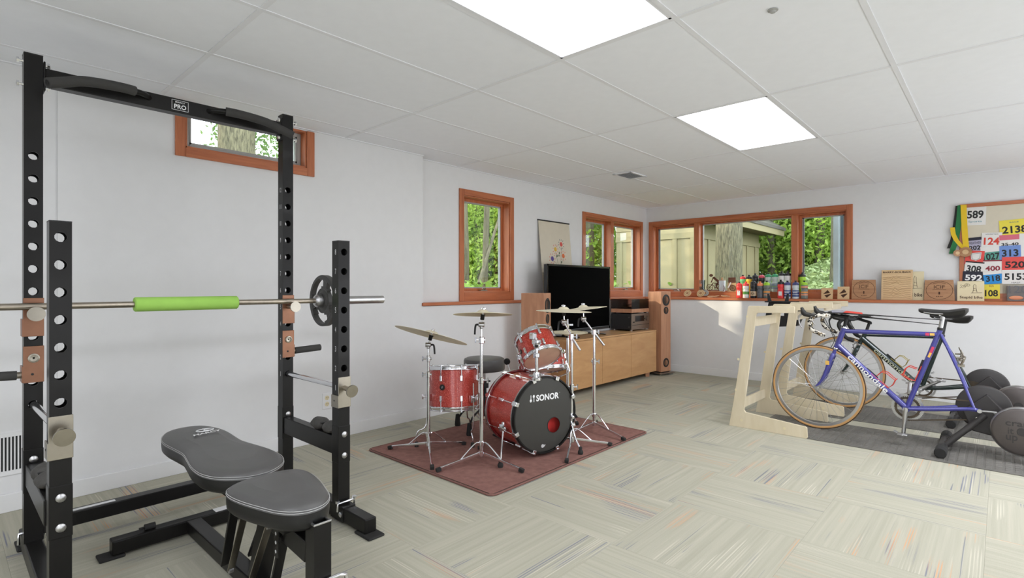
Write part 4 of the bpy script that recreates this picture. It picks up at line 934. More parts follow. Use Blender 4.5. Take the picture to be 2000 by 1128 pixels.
def speaker(lab, corner, ang, w, dep, zc):
    a = math.radians(ang); n = Vector((math.cos(a), math.sin(a), 0)); wd = Vector((-n.y, n.x, 0)); c = Vector((*corner, 0)); ctr = c+wd*w/2-n*dep/2
    t = thing('floor_speaker', lab, 'speaker', (ctr.x, ctr.y, 0), 'tower speakers beside the cabinet'); R = Matrix.Rotation(a, 3, 'Z')
    MB().box(ctr+Z_*.5615, (dep, w, 1.033), R).build('cabinet', 'cherry', t, bevel=.004)
    MB().box(ctr+Z_*.028, (dep+.06, w+.085, .014), R).build('base_plate', 'champ', t, bevel=.003)
    MB().box(ctr+Z_*.04, (dep-.02, w-.02, .014), R).build('plinth', 'blackmat', t)
    for i in (-1, 1):
        for j in (-1, 1): MB().lathe([(.003, 0), (.010, .014), (.010, .022), (.013, .034), (.013, .041), (.0, .043)], ctr+n*i*(dep/2+.012)+wd*j*(w/2+.026), Z_, 10).build('spike', 'chrome', t)
    f = c+wd*w/2
    for zz, r in zc:
        d = MB().lathe([(r, 0), (r, .004), (r*.9, .005), (r*.86, .001), (r*.78, .004), (r*.66, -.002), (r*.3, -.012), (r*.26, -.006), (0, .0)], f+Z_*zz, n, 32).build('driver' if zz > .3 else 'port', 'cone', t)
        MB().lathe([(r*1.06, 0), (r*1.06, .003), (r*.95, .0035), (r*.95, 0)], f+Z_*zz, n, 32, caps=False).build('surround', 'blackmat', d)
speaker('tall cherry wood tower speaker in the room corner right of the turntable', (-3.208, 6.310), -10, .197, .21, ((.968, .070), (.835, .045), (.160, .055)))
speaker('tall cherry wood tower speaker left of the television behind the drums', (-3.25, 3.985), 19, .197, .24, ((.955, .070), (.825, .045), (.160, .055)))
# print leaning on the wall
pr = thing('hanging_print', 'cream art print of bright flowers with a black top rod leaning behind the television', 'art print', (-3.70, 4.82, LEDGE))
p0, p1 = Vector((-3.700, 4.536, LEDGE)), Vector((-3.786, 4.536, 1.885)); up = (p1-p0); hgt = up.length; up.normalize(); pn = Y_.cross(up)
MT['paper'] = M('cream_paper', (214, 205, 186), .8, var=.02)
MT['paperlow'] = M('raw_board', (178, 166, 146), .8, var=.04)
MB().prism([(0, .30), (.568, .30), (.568, hgt), (0, hgt)], p0, Y_, up, .004).build('sheet', 'paper', pr)
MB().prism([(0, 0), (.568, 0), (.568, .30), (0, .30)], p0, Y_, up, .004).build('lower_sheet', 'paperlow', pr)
MB().cyl(p1-Y_*.006+pn*.002, p1+Y_*.574+pn*.002, .008, n=10).build('top_rod', 'blackmat', pr)
FL = {k: M('print_'+k, c, .8, var=.03) for k, c in (('coral', (214, 92, 84)), ('gold', (222, 178, 78)), ('violet', (96, 76, 140)), ('orange', (222, 118, 72)), ('moss', (78, 92, 60)), ('teal', (70, 84, 104)))}
F0 = lambda a, b: p0+Y_*a+up*b+pn*.0045
def flower(a, b, r, c1, c2, n=9):
    f = MB().lathe([(r, 0), (r*.98, .0004), (0, .0005)], F0(a, b), pn, 14).build('flower', FL[c1], pr, recalc=False)
    mb = MB()
    for k in range(n):
        q = 2*PI*k/n+.2*(a*10 % 1); e = Y_*math.cos(q)+up*math.sin(q)*1.1; g = pn.cross(e).normalized()
        i0 = F0(a, b)+e*r*1.35; i1 = F0(a, b)+e*r*(2.1+.25*(k % 2)); md = (i0+i1)/2
        mb.add([i0, md-g*r*.19, i1, md+g*r*.19], [(0, 1, 2, 3)])
    mb.build('petals', FL[c2], f, recalc=False)
for a, b, r, c1, c2, n in ((.385, .635, .027, 'coral', 'teal', 10), (.27, .57, .026, 'gold', 'coral', 9), (.20, .46, .028, 'violet', 'coral', 9), (.41, .50, .027, 'orange', 'orange', 8)): flower(a, b, r, c1, c2, n)
mb = MB()
for a, b in ((.335, .515), (.325, .485), (.285, .475), (.365, .41), (.29, .48)): mb.add([F0(a, b), F0(a+.014, b+.012), F0(a+.006, b+.034), F0(a-.010, b+.016)], [(0, 1, 2, 3)])
mb.build('leaf_marks', FL['moss'], pr, recalc=False)
mb = MB()
for a, b in ((.385, .60), (.27, .54), (.20, .43), (.41, .47)): mb.tube([F0(a, b), F0((a+.32)/2, .42), F0(.315, .30)], .0012, 4)
mb.build('stem_lines', FL['moss'], pr)
# ================================================================== BICYCLES ON TRAINERS, MATS, STANDS
MT['mat'] = M('grey_rubber_mat', (84, 82, 78), .7, var=.14, vscale=5, bmp=.5, bscale=60)
m, nt, b = newmat('dimpled_mat'); L = nt.links
mp = mapping(nt); ck = nt.nodes.new('ShaderNodeTexBrick'); ck.inputs['Scale'].default_value = 24; L.new(mp.outputs[0], ck.inputs['Vector'])
nz = noise(nt, 3.2, 4, .55, mp.outputs[0]); rr = ramp(nt, ((.3, lin((86, 84, 79))), (.7, lin((116, 113, 107))))); L.new(nz.outputs[0], rr.inputs[0]); L.new(rr.outputs[0], b.inputs['Base Color'])
setp(b, Roughness=.62); bump(nt, b, ck.outputs['Fac'], .35, .004); MT['mat'] = m
MT['blue'] = M('blue_frame_paint', (64, 64, 142), .25, .1, var=.03, coat=.8)
MT['green'] = M('dark_green_frame_paint', (28, 44, 42), .25, .2, var=.04, coat=.8)
MT['tread'] = M('tyre_black', (36, 34, 33), .75)
MT['tan'] = M('tyre_tan_wall', (196, 150, 96), .7, var=.05)
MT['rim'] = M('rim_aluminium', (196, 196, 196), .3, .9, var=.02)
MT['spoke'] = M('spoke_steel', (190, 190, 190), .25, 1.)
MT['chainm'] = M('chain_steel', (92, 82, 70), .45, .8, var=.2)
MT['redcage'] = M('red_wire', (206, 62, 48), .4)
MT['brass'] = M('brass_wire', (176, 160, 96), .35, .8)
MT['saddle'] = M('black_saddle', (40, 39, 38), .4, var=.05)
MT['sticker'] = M('yellow_sticker', (232, 186, 90), .5)
MT['pink'] = M('pink_sticker', (206, 60, 96), .5)
m, nt, b = newmat('camouflage_tape'); L = nt.links
mp = mapping(nt); vo = nt.nodes.new('ShaderNodeTexVoronoi'); vo.inputs['Scale'].default_value = 75; L.new(mp.outputs[0], vo.inputs['Vector'])
sp_ = nt.nodes.new('ShaderNodeSeparateColor'); L.new(vo.outputs['Color'], sp_.inputs[0])
rr = ramp(nt, ((0, lin((34, 30, 26))), (.34, lin((116, 100, 76))), (.5, lin((214, 208, 196))), (1, lin((236, 232, 226))))); rr.color_ramp.interpolation = 'CONSTANT'
L.new(sp_.outputs[0], rr.inputs[0]); L.new(rr.outputs[0], b.inputs['Base Color']); setp(b, Roughness=.7); MT['camo'] = m
MATT = .007
def mat_(lab, lo, hi):
    t = thing('exercise_mat', lab, 'mat', ((lo[0]+hi[0])/2, (lo[1]+hi[1])/2, 0), 'dark mats under the bicycles')
    MB().bb((*lo, .0005), (*hi, MATT-.001)).build('sheet', 'mat', t, bevel=.002)
    mb = MB(); nxx = int((hi[0]-lo[0]-.04)/.046); nyy = int((hi[1]-lo[1]-.04)/.046)
    for i in range(nxx):
        for j in range(nyy):
            x, y = lo[0]+.025+i*.046, lo[1]+.025+j*.046
            mb.add([(x, y, MATT-.0012), (x+.036, y, MATT-.0012), (x+.036, y+.036, MATT-.0012), (x, y+.036, MATT-.0012), (x+.005, y+.005, MATT+.0016), (x+.031, y+.005, MATT+.0016), (x+.031, y+.031, MATT+.0016), (x+.005, y+.031, MATT+.0016)], [(0, 1, 5, 4), (1, 2, 6, 5), (2, 3, 7, 6), (3, 0, 4, 7), (4, 5, 6, 7)])
    o = mb.build('raised_squares', 'mat', t); o['kind'] = 'stuff'
mat_('dark grey rubber mat under the blue bicycle', (-1.48, 4.425), (.70, 5.09)); mat_('dark grey rubber mat under the dark green bicycle by the wall', (-1.53, 5.29), (.70, 6.03))

def bike(lab, Y0, fm, g, tapem, hoodm, name_mat, lean=0.):
    P = lambda q, dy=0.: Vector((q[0], Y0+dy, q[1]))
    t = thing('bicycle', lab, 'bicycle', (g['bb'][0], Y0, MATT))
    ht, hb, bb, ra, st, fa, cr = g['ht'], g['hb'], g['bb'], g['ra'], g['st'], g['fa'], g['crown']
    mb = MB(); r1, r2, r3 = g['r']
    mb.cyl(P(hb), P(ht), .020, n=18); mb.cyl(P(g['tt']), P(g['ttr']), r1, n=20); mb.cyl(P(g['dt']), P(bb), r2, n=22); mb.cyl(P(bb), P(st), r3, n=20)
    mb.cyl(P(bb, -.036), P(bb, .036), .023, n=20)
    for s in (-1, 1):
        mb.tube(smooth_loop([P(bb, s*.026), P((bb[0]*.6+ra[0]*.4, bb[1]*.6+ra[1]*.4), s*.040), P((ra[0]-.05, ra[1]+.004), s*.064), P((ra[0]-.012, ra[1]), s*.065)], 4, False), .0125, 12)
        mb.tube(smooth_loop([P((st[0]+.004, st[1]-.035), s*.016), P(((st[0]-.02+ra[0])/2, (st[1]+ra[1])/2), s*.046), P((ra[0]-.028, ra[1]+.012), s*.064)], 4, False), .0085, 12)
        mb.box(P((ra[0]-.022, ra[1]+.002), s*.065), (.060, .007, .022))
    fr = mb.build('frame', fm, t)
    mb = MB(); mb.cyl(P(cr), P(hb), .0165, n=16)
    for s in (-1, 1):
        hdv = Vector((hb[0]-ht[0], 0, hb[1]-ht[1])).normalized(); q1 = Vector((cr[0], 0, cr[1]))+hdv*.09; q2 = Vector((cr[0], 0, cr[1]))+hdv*(.19 if g['rake'] > .04 else .16)
        mb.tube(smooth_loop([P((cr[0]+.004, cr[1]+.012), s*.018), P(cr, s*.034), P((q1.x, q1.z), s*.041), P((q2.x, q2.z), s*.046), P(fa, s*.050)], 5, False), [.0155]*6+[.0145]*5+[.0125]*5+[.0095]*4+[.008], 12)
    mb.build('fork', fm, t)
    text('lettering', 'cannondale', P(((g['dt'][0]*(1-g['lt'])+bb[0]*g['lt']), (g['dt'][1]*(1-g['lt'])+bb[1]*g['lt'])), -r2-.0012), Vector((bb[0]-g['dt'][0], 0, bb[1]-g['dt'][1])), Vector((g['dt'][1]-bb[1], 0, bb[0]-g['dt'][0])), g['lw'], g['lh'], name_mat, fr, .015)
    # headset and bearings
    mb = MB(); hd = (P(ht)-P(hb)).normalized()
    for q, s in ((P(ht), 1), (P(hb), -1)): mb.lathe([(.019, -.002*s), (.023, .003*s), (.021, .012*s), (.015, .018*s)], q, hd, 18)
    mb.build('headset', 'chrome', fr)
    # front wheel
    w = thing_child('front_wheel', t)
    R = .333; c = P(fa)
    tr = MB(); tr.lathe([(R-.024, -.007), (R-.016, -.011), (R-.006, -.010), (R, -.004), (R+.0012, 0), (R, .004), (R-.006, .010), (R-.016, .011), (R-.024, .007)], c, Y_, 72, caps=False)
    tyre = MB().lathe([(R-.006, -.0103), (R-.0005, -.0045), (R+.0014, 0), (R-.0005, .0045), (R-.006, .0103)], c, Y_, 72, caps=False).build('tread', 'tread', w)
    tr.build('tyre', 'tan', w)
    MB().lathe([(R-.022, -.008), (R-.041, -.0085), (R-.044, -.004), (R-.044, .004), (R-.041, .0085), (R-.022, .008)], c, Y_, 72, caps=False).build('rim', 'rim', w)
    mb = MB()
    for k in range(32):
        q = 2*PI*k/32; s = -1 if k % 2 else 1; q2 = q+(1 if (k//2) % 2 else -1)*.85
        mb.tube([c+Vector((math.cos(q2)*.018, s*.032, math.sin(q2)*.018)), c+Vector((math.cos(q)*(R-.043), 0, math.sin(q)*(R-.043)))], .0011, 5)
    sp = mb.build('spokes', 'spoke', w); sp['kind'] = 'stuff'
    MB().lathe([(.006, -.05), (.009, -.048), (.009, -.036), (.020, -.034), (.020, -.030), (.011, -.026), (.011, .026), (.020, .030), (.020, .034), (.009, .036), (.009, .048), (.006, .05)], c, Y_, 18).build('hub', 'satin', w)
    MB().tube([P((fa[0], fa[1]), -.056), P((fa[0]+.02, fa[1]+.014), -.060), P((fa[0]+.052, fa[1]+.022), -.058)], .005, 8).cyl(P(fa, -.062), P(fa, -.048), .010, n=10).cyl(P(fa, .048), P(fa, .062), .010, n=10).build('quick_release', 'satin', w)
    # brake
    bk = Vector((cr[0]-.026, Y0, cr[1]+.012))
    mb = MB(); mb.cyl(bk+Vector((.03, 0, 0)), bk-Vector((.012, 0, 0)), .007, n=10)
    for s in (-1, 1):
        mb.tube(smooth_loop([bk+Vector((0, s*.004, .008)), bk+Vector((-.004, s*.034, -.004)), bk+Vector((.004, s*.030, -.040))], 4, False), .006, 8); mb.box(bk+Vector((.008, s*.016, -.046)), (.045, .010, .012))
    mb.tube([bk+Vector((-.004, .03, .0)), bk+Vector((-.008, .012, .03))], .004, 6); mb.build('front_brake', 'satin', t)
    # stem, bar, tape, hoods
    sb, sc = g['stem'], g['clamp']
    MB().cyl(P(ht), P(sb), .0125, n=14).tube(smooth_loop([P((sb[0]+.004, sb[1]-.012)), P(sb), P(sc)], 4, False), .0125, 12).cyl(P(sc, -.022), P(sc, .022), .017, n=16).build('stem', g['stemm'], t)
    hl, dr, en, dx = g['hood'], g['drop'], g['end'], 0
    bar_ = MB().cyl(P(sc, -.10), P(sc, .10), .0132, n=14).build('handlebar', g['stemm'], t)
    for s in (-1, 1):
        pts = smooth_loop([P(sc, s*.09), P(sc, s*.165), P(((sc[0]+hl[0])/2, sc[1]+.002), s*.196), P((hl[0]+.012, hl[1]-.012), s*.20), P((hl[0]-.006, (hl[1]+dr[1])/2), s*.203), P(dr, s*.206), P(((dr[0]*.6+en[0]*.4), en[1]+.022), s*.209), P(en, s*.212)], 5, False)
        tp = MB().tube(pts, .0155, 12).build('bar_tape', tapem, t)
        hv = MB(); q0 = P((hl[0]+.03, hl[1]+.004), s*.20); q1 = P((hl[0]-.045, hl[1]+.022), s*.198); q2 = P((hl[0]-.062, hl[1]+.066), s*.196)
        hv.tube(smooth_loop([q0, P((hl[0]-.012, hl[1]+.010), s*.20), q1, q2], 4, False), [.014]*3+[.018]*4+[.020]*3+[.014, .012, .010], 12)
        hv.build('brake_hood', hoodm, tp)
        MB().tube(smooth_loop([q1+Vector((-.012, 0, -.004)), q1+Vector((-.036, 0, -.03)), q1+Vector((-.030, 0, -.085)), q1+Vector((-.012, 0, -.115))], 4, False), [.008]*5+[.006]*5+[.005]*3, 8).build('brake_lever', 'satin' if tapem == 'camo' else 'blackmat', tp)
    MB().tube(smooth_loop([P((sc[0]-.01, sc[1]+.01), -.13), P((sc[0]-.03, sc[1]-.05), -.09), P((sc[0]+.03, sc[1]-.17), -.03), bk+Vector((0, 0, .03))], 6, False), .0025, 6).build('brake_cable', 'blackmat', t)
    MB().tube(smooth_loop([P((hl[0], hl[1]), .19), P((hl[0]+.06, hl[1]-.10), .12), P((g['dt'][0]+.0, g['dt'][1]-.03), .035), P((g['dt'][0]+.06, g['dt'][1]-.05), .03)], 6, False), .0025, 6).build('shift_cable', 'blackmat', t)
    # seat post, saddle
    sp0, sp1 = g['st'], g['post']
    MB().cyl(P(sp0), P(sp1), .0136, n=16).box(P(sp1), (.045, .03, .022)).build('seat_post', g['postm'], t)
    MB().lathe([(.018, -.006), (.019, .0), (.018, .012)], P(g['st']), P(g['post'])-P(g['st']), 16).build('seat_clamp', 'blackmat', t)
    n0, n1 = g['nose'], g['tail']; mb = MB(); k = 18; rows = []
    for i in range(k+1):
        u = i/k; x = n0[0]+(n1[0]-n0[0])*u; hw = .014+.012*u+(.050*max(0, (u-.42)/.58)**1.15 if u > .42 else 0); hw *= (1 if .03 < u < .97 else .6)
        tpr = min(1, max(.12, (1-u)/.10, 0)**.5)*min(1, max(.3, u/.06)**.5)
        zc = n0[1]+(n1[1]-n0[1])*u-.010*math.sin(PI*u)+.012*max(0, u-.6)/.4; rows.append((x, hw, zc, tpr))
    vs = []; m_ = 14
    for x, hw, zc, tpr in rows:
        for j in range(m_):
            q = 2*PI*j/m_; y = math.cos(q)*hw; zz = math.sin(q); vs.append(Vector((x, Y0+y, zc+tpr*(zz*.014 if zz > 0 else zz*(.022+.030*max(0, min(1, (x-n0[0])/(n1[0]-n0[0])*1.5-.2)))))))
    mb.add(vs, [(i*m_+j, i*m_+(j+1) % m_, (i+1)*m_+(j+1) % m_, (i+1)*m_+j) for i in range(k) for j in range(m_)], True)
    mb.add(vs[:m_], [tuple(range(m_))]); mb.add(vs[-m_:], [tuple(range(m_))[::-1]])
    sd = mb.build('saddle', 'saddle', t)
    mb = MB()
    for s in (-1, 1): mb.tube(smooth_loop([P((n0[0]+.03, n0[1]-.016), s*.012), P((sp1[0]-.05, sp1[1]+.006), s*.02), P((sp1[0]+.03, sp1[1]+.006), s*.022), P((n1[0]-.03, n1[1]-.014), s*.036)], 4, False), .0035, 6)
    mb.build('saddle_rail', 'chrome', sd)
    # cranks, rings, chain
    ck = thing_child('crankset', t)
    for yy, R_, nt_ in ((.045, .098, 52), (.038, .078, 42)):
        mb = MB(); out = []; inn = []
        for q in range(nt_*2):
            a = 2*PI*q/(nt_*2); out.append(((R_+(.003 if q % 2 else -.003))*math.cos(a), (R_+(.003 if q % 2 else -.003))*math.sin(a))); inn.append(((R_-.016)*math.cos(a), (R_-.016)*math.sin(a)))
        mb.ring(out, inn, P(bb, yy), X_, -Z_, .003); mb.build('chainring', 'satin' if yy > .04 else 'chainm', ck)
    mb = MB(); mb.cyl(P(bb, .030), P(bb, .060), .022, n=16)
    for q in range(5):
        a = g['ca']+q*2*PI/5; mb.bar(P(bb, .047), P((bb[0]+math.cos(a)*.084, bb[1]+math.sin(a)*.084), .045), .014, .006, Y_)
    mb.build('spider', 'satin', ck)
    for s, a in ((-1, g['ca']), (1, g['ca']+PI)):
        e = Vector((math.cos(a), 0, math.sin(a))); c0 = P(bb, s*.062); c1 = c0+e*.170+Vector((0, s*.008, 0))
        cr_ = MB().tube([c0-e*.012, c0+e*.02, c0+e*.09, c1, c1+e*.012], [.016, .0165, .011, .0125, .008], 12).cyl(P(bb, s*.048), c0+Vector((0, s*.012, 0)), .016, n=14).build('crank_arm', 'satin', ck)
        pc = c1+Vector((0, s*.045, 0)); mb = MB(); mb.cyl(c1, c1+Vector((0, s*.075, 0)), .007, n=10); mb.box(pc, (.058, .042, .012)); mb.bar(pc+Vector((-.028, 0, .010)), pc+Vector((-.052, 0, .020)), .04, .006); mb.build('pedal', 'satin', cr_, bevel=.002)
    rc_ = Vector((ra[0], Y0+.045, ra[1])); c0 = P(bb, .043)
    mb = MB(); mb.bar(c0+Z_*.094, rc_+Z_*.040, .009, .005, Y_); mb.bar(c0-Z_*.094, rc_-Z_*.075+X_*.02, .009, .005, Y_); mb.bar(rc_-Z_*.075+X_*.02, rc_-Z_*.04-X_*.01, .009, .005, Y_)
    mb.build('chain', 'chainm', t)
    mb = MB(); mb.lathe([(.044, -.018), (.044, -.014), (.034, -.010), (.034, .006), (.026, .01)], rc_, Y_, 24); mb.build('cassette', 'chainm', t)
    mb = MB(); q = rc_+Vector((.014, .018, -.035)); mb.bar(rc_+Vector((0, .016, 0)), q+Vector((0, 0, -.01)), .022, .016, Y_); mb.lathe([(.018, -.003), (.018, .003)], q+Vector((.006, 0, -.02)), Y_, 12); mb.lathe([(.018, -.003), (.018, .003)], q+Vector((.016, 0, -.065)), Y_, 12); mb.bar(q+Vector((.006, .006, -.02)), q+Vector((.016, .006, -.065)), .014, .004, Y_)
    mb.build('rear_derailleur', 'satin', t)
    mb = MB(); q = P((bb[0]+.035, bb[1]+.115), .035); mb.box(q, (.06, .018, .03)); mb.tube([q, q+Vector((.05, 0, .03))], .006, 8); mb.build('front_derailleur', 'satin', t, bevel=.003)
    # rear brake on the seat stays, quick release
    u = .40; q = P((st[0]*(1-u)+ra[0]*u, st[1]*(1-u)+ra[1]*u)) + Vector((.04, 0, .02)); 
    mb = MB(); mb.cyl(q-Vector((.04, 0, 0)), q+Vector((.012, 0, 0)), .007, n=10)
    for s in (-1, 1): mb.tube(smooth_loop([q+Vector((0, s*.004, .01)), q+Vector((.006, s*.036, .0)), q+Vector((-.012, s*.030, -.045))], 4, False), .007, 8); mb.box(q+Vector((-.016, s*.016, -.052)), (.045, .012, .014))
    mb.tube([q+Vector((.0, .02, .01)), q+Vector((-.015, .01, .055))], .004, 6); mb.build('rear_brake', 'steel', t)
    mb = MB(); q = P(ra, -.078); mb.cyl(P(ra, -.085), P(ra, -.066), .013, n=14); mb.tube([q, q+Vector((.03, -.006, .004)), q+Vector((.085, -.010, .006))], [.006, .0065, .005], 8); mb.cyl(P(ra, .066), P(ra, .085), .011, n=12); mb.build('rear_quick_release', 'satin', t)
    return t, P
def thing_child(name, par):
    o = bpy.data.objects.new(name, None); COL.objects.link(o); o.parent = par; WL[o] = Vector(WL[par]); return o

g1 = dict(fa=(-1.084, .341), crown=(-.972, .598), hb=(-.951, .662), ht=(-.897, .818), tt=(-.905, .796), ttr=(-.322, .803), dt=(-.938, .682), bb=(-.505, .256), st=(-.314, .840), ra=(-.105, .312),
          r=(.0165, .0205, .0165), rake=.045, lt=.46, lw=.345, lh=.036, stem=(-.880, .905), clamp=(-.985, .918), hood=(-1.085, .912), drop=(-1.075, .812), end=(-.985, .768), stemm='blackmat', post=(-.298, .945), postm='satin', nose=(-.436, .974), tail=(-.163, .974), ca=math.radians(-94))
bk1, P1 = bike('blue road bicycle with patterned bar tape on the trainer nearer the camera', 4.785, 'blue', g1, 'camo', 'saddle', 'ink')
g2 = dict(fa=(-1.094, .341), crown=(-.984, .560), hb=(-.962, .612), ht=(-.915, .716), tt=(-.918, .700), ttr=(-.375, .712), dt=(-.945, .668), bb=(-.507, .262), st=(-.368, .722), ra=(-.160, .312),
          r=(.0155, .0265, .0165), rake=.03, lt=.55, lw=.375, lh=.034, stem=(-.885, .815), clamp=(-.985, .845), hood=(-1.085, .842), drop=(-1.065, .735), end=(-.97, .655), stemm='blackmat', post=(-.345, .862), postm='blackmat', nose=(-.451, .895), tail=(-.168, .882), ca=math.radians(34))
MT['outline'] = M('pale_green_print', (176, 178, 150), .6)
bk2, P2 = bike('dark green road bicycle with black bar tape on the trainer by the wall', 5.79, 'green', g2, 'blackmat', 'saddle', 'outline')
for P, t in ((P1, bk1),):
    MB().box(P((-.385, .8025), -.0150), (.022, .006, .020)).build('sticker', 'pink', t); MB().box(P((-.358, .803), -.0150), (.026, .006, .018)).build('sticker', 'sticker', t)
    MB().bar(P((-.352, .715), -.0165), P((-.372, .655), -.0165), .016, .003, Y_).build('sticker', 'pink', t)
    MB().bar(P((-.366, .672), -.0172), P((-.378, .640), -.0172), .014, .003, Y_).build('sticker', 'sticker', t)
    MB().box(P((-1.001, .545), -.0525), (.026, .010, .030)).build('sticker', 'sticker', t)
def cage(t, P, a, b, off, mt, mt2):
    """wire cage along the tube from a to b, standing off on the frame's inner side"""
    a, b = Vector((a[0], 0, a[1])), Vector((b[0], 0, b[1])); d = (b-a).normalized(); n = Vector((-d.z, 0, d.x))*off; Y0 = P((0, 0)).y
    p = lambda s, o, y: a+d*s+n*o+Vector((0, Y0+y, 0))
    c = MB(); ln = (b-a).length
    for s in (-1, 1): c.tube([p(0, .022, s*.012), p(ln, .022, s*.012), p(ln+.004, .06, s*.02), p(ln-.01, .10, s*.03), p(ln*.45, .10, s*.036), p(ln*.25, .085, s*.037), p(ln*.25, .04, s*.03)], .0033, 7)
    c.tube([p(ln-.01, .10, -.03), p(ln-.008, .112, 0), p(ln-.01, .10, .03)], .0033, 7)
    o = c.build('bottle_cage', mt, t)
    MB().bar(p(-.045, .026, 0), p(ln*.35, .024, 0), .018, .008, Y_).build('cage_mount', 'blackmat', o, bevel=.002)
    if mt2: MB().tube([p(ln*.6, .10, -.03), p(-.02, .14, -.01), p(-.035, .165, 0)], .003, 6).build('wire', mt2, o)
cage(bk1, P1, (-.735, .470), (-.630, .375), 1, 'redcage', None)
cage(bk2, P2, (-.74, .485), (-.66, .412), 1, 'brass', None)
cage(bk1, P1, (-.398, .565), (-.436, .455), -1, 'redcage', None)
# sweat guards: stretched straps from the handlebar to the seat post
MT['strap'] = M('black_webbing', (34, 33, 34), .75, bmp=.2)
def guard(lab, P, f, s, red):
    t = thing('sweat_guard', lab, 'strap', P(s)); k = 12; vs = []
    for i in range(k+1):
        u = i/k; x = f[0]+(s[0]-f[0])*u; z = f[1]+(s[1]-f[1])*u; hw = .090*(1-u)**1.5*1.0+.014
        for dy, dz in ((-hw, 0), (hw, 0), (hw, .004), (-hw, .004)): vs.append(P((x, z+dz), dy))
    fs = [(i*4+j, i*4+(j+1) % 4, (i+1)*4+(j+1) % 4, (i+1)*4+j) for i in range(k) for j in range(4)]+[(0, 1, 2, 3)[::-1], (k*4, k*4+1, k*4+2, k*4+3)]
    MB().add(vs, fs).build('webbing', 'strap', t)
    u0 = Vector((s[0]-f[0], 0, s[1]-f[1])).normalized()
    MB().add([P((f[0]+.01, f[1]+.006), -.075), P((f[0]+.10, f[1]+.007), -.07), P((f[0]+.10, f[1]+.018), -.02), P((f[0]+.10, f[1]+.018), .02), P((f[0]+.10, f[1]+.007), .07), P((f[0]+.01, f[1]+.006), .075), P((f[0]-.01, f[1]+.02), 0)], [(0, 1, 2, 6), (6, 2, 3), (6, 3, 4, 5)], True).build('phone_pocket', 'champgrey' if red else 'strap', t)
    if red: MB().add([P((f[0]+.085, f[1]+.0075), -.0755), P((f[0]+.21, f[1]-.001), -.062), P((f[0]+.20, f[1]+.010), -.03), P((f[0]+.095, f[1]+.020), -.025)], [(0, 1, 2, 3)]).build('red_flash', 'redcage', t, recalc=False)
    MB().tube([P((f[0]-.005, f[1]+.002), -.10), P((f[0]-.005, f[1]+.002), .10)], .012, 10).build('front_loop', 'strap', t)
MT['champgrey'] = M('grey_pocket', (150, 148, 160), .6)
guard('black sweat strap with a red flash stretched over the blue bicycle', P1, (-.975, .935), (-.302, .905), True)
guard('plain black sweat strap stretched over the dark green bicycle', P2, (-.965, .862), (-.352, .812), False)

def trainer(lab, Y0, fw, grp):
    t = thing('bike_trainer', lab, 'bike trainer', (-.05, Y0, MATT), grp); ax = Vector((-.088, Y0, .315)); dk = 'trainer'
    MB().lathe([(.0, -.012), (.135, -.012), (.146, -.006), (.148, .0), (.148, .030), (.142, .036), (0, .036)], ax+Y_*.055, Y_, 48).build('belt_cover', dk, t)
    MB().lathe([(.0, -.004), (.022, -.004), (.024, 0)], ax+Y_*.042, Y_, 20).build('axle_cap', 'satin', t)
    MB().prism([(-.11, -.03), (.02, .10), (.20, -.12), (.17, -.20), (-.06, -.16)], ax-Y_*-.02, X_, Z_, -.045).build('body', dk, t, bevel=.008)
    MB().bar(ax+Vector((.055, -.026, -.01)), ax+Vector((.155, -.026, -.125)), .012, .014, Y_).build('edge_trim', 'satin', t)
    MB().cyl(ax+Vector((-.03, -.03, -.062)), ax+Vector((-.03, -.018, -.062)), .009, n=12).build('bolt', 'chrome', t)
    fx = .10; fc_ = Vector((fx, Y0-.125, .218))
    fl_ = MB().lathe([(0, -.0), (.135, .0), (.148, .004), (.154, .012), (.154, .034), (.148, .042), (0, .044)], fc_, Y_, 56).build('flywheel', 'flywheel', t)
    MB().lathe([(.1485, .003), (.1555, .012), (.1555, .033), (.1485, .041)], fc_, Y_, 56, caps=False).build('rim', 'satin', fl_)
    MB().lathe([(0, -.003), (.026, -.003), (.027, 0)], fc_, Y_, 24).build('hub_cap', 'trainer', fl_)
    MB().cyl(fc_+Y_*.044, fc_+Y_*.11, .03, n=18).build('axle', dk, fl_)
    if fw:
        text('lettering', 'crank', fc_+Vector((-.005, -.0008, .052)), X_, Z_, .150, .040, 'trainer', fl_, .015)
        text('lettering', 'it', fc_+Vector((-.055, -.0008, .0)), X_, Z_, .028, .040, 'trainer', fl_, .015)
        text('lettering', 'up', fc_+Vector((-.050, -.0008, -.052)), X_, Z_, .055, .048, 'trainer', fl_, .015)
    a0 = ax+Vector((-.02, .0, -.055)); c = Vector((-.295, Y0, MATT+.036))
    MB().cyl(a0+Vector((.03, -.015, .02)), c+Vector((.012, -.06, .004)), .020, n=16).cyl(a0+Vector((.03, .06, -.02)), c+Vector((.012, .06, .004)), .018, n=14).build('front_leg', dk, t)
    fb = MB().cyl(c-Y_*.285, c+Y_*.285, .026, n=18).build('front_foot_bar', dk, t)
    for s in (-1, 1):
        MB().lathe([(.030, 0), (.034, .004), (.034, .03), (.033, .13), (.030, .135)], c+Y_*s*.30, (0, -s, 0), 20).build('rubber_foot', 'rubber', fb)
        MB().lathe([(.031, 0), (.031, .02)], c+Y_*s*.15, (0, -s, 0), 18, caps=False).build('clip', 'blackmat', fb)
    MB().cyl(ax+Vector((.10, -.02, -.16)), (.36, Y0-.2, MATT+.03), .02, n=14).cyl(ax+Vector((.10, .04, -.16)), (.36, Y0+.2, MATT+.03), .02, n=14).build('rear_leg', dk, t)
    MB().cyl((.36, Y0-.28, MATT+.03), (.36, Y0+.28, MATT+.03), .024, n=16).build('rear_foot_bar', 'blackmat', t)
MT['trainer'] = M('trainer_charcoal', (52, 49, 48), .5, .1, var=.06, bmp=.1)
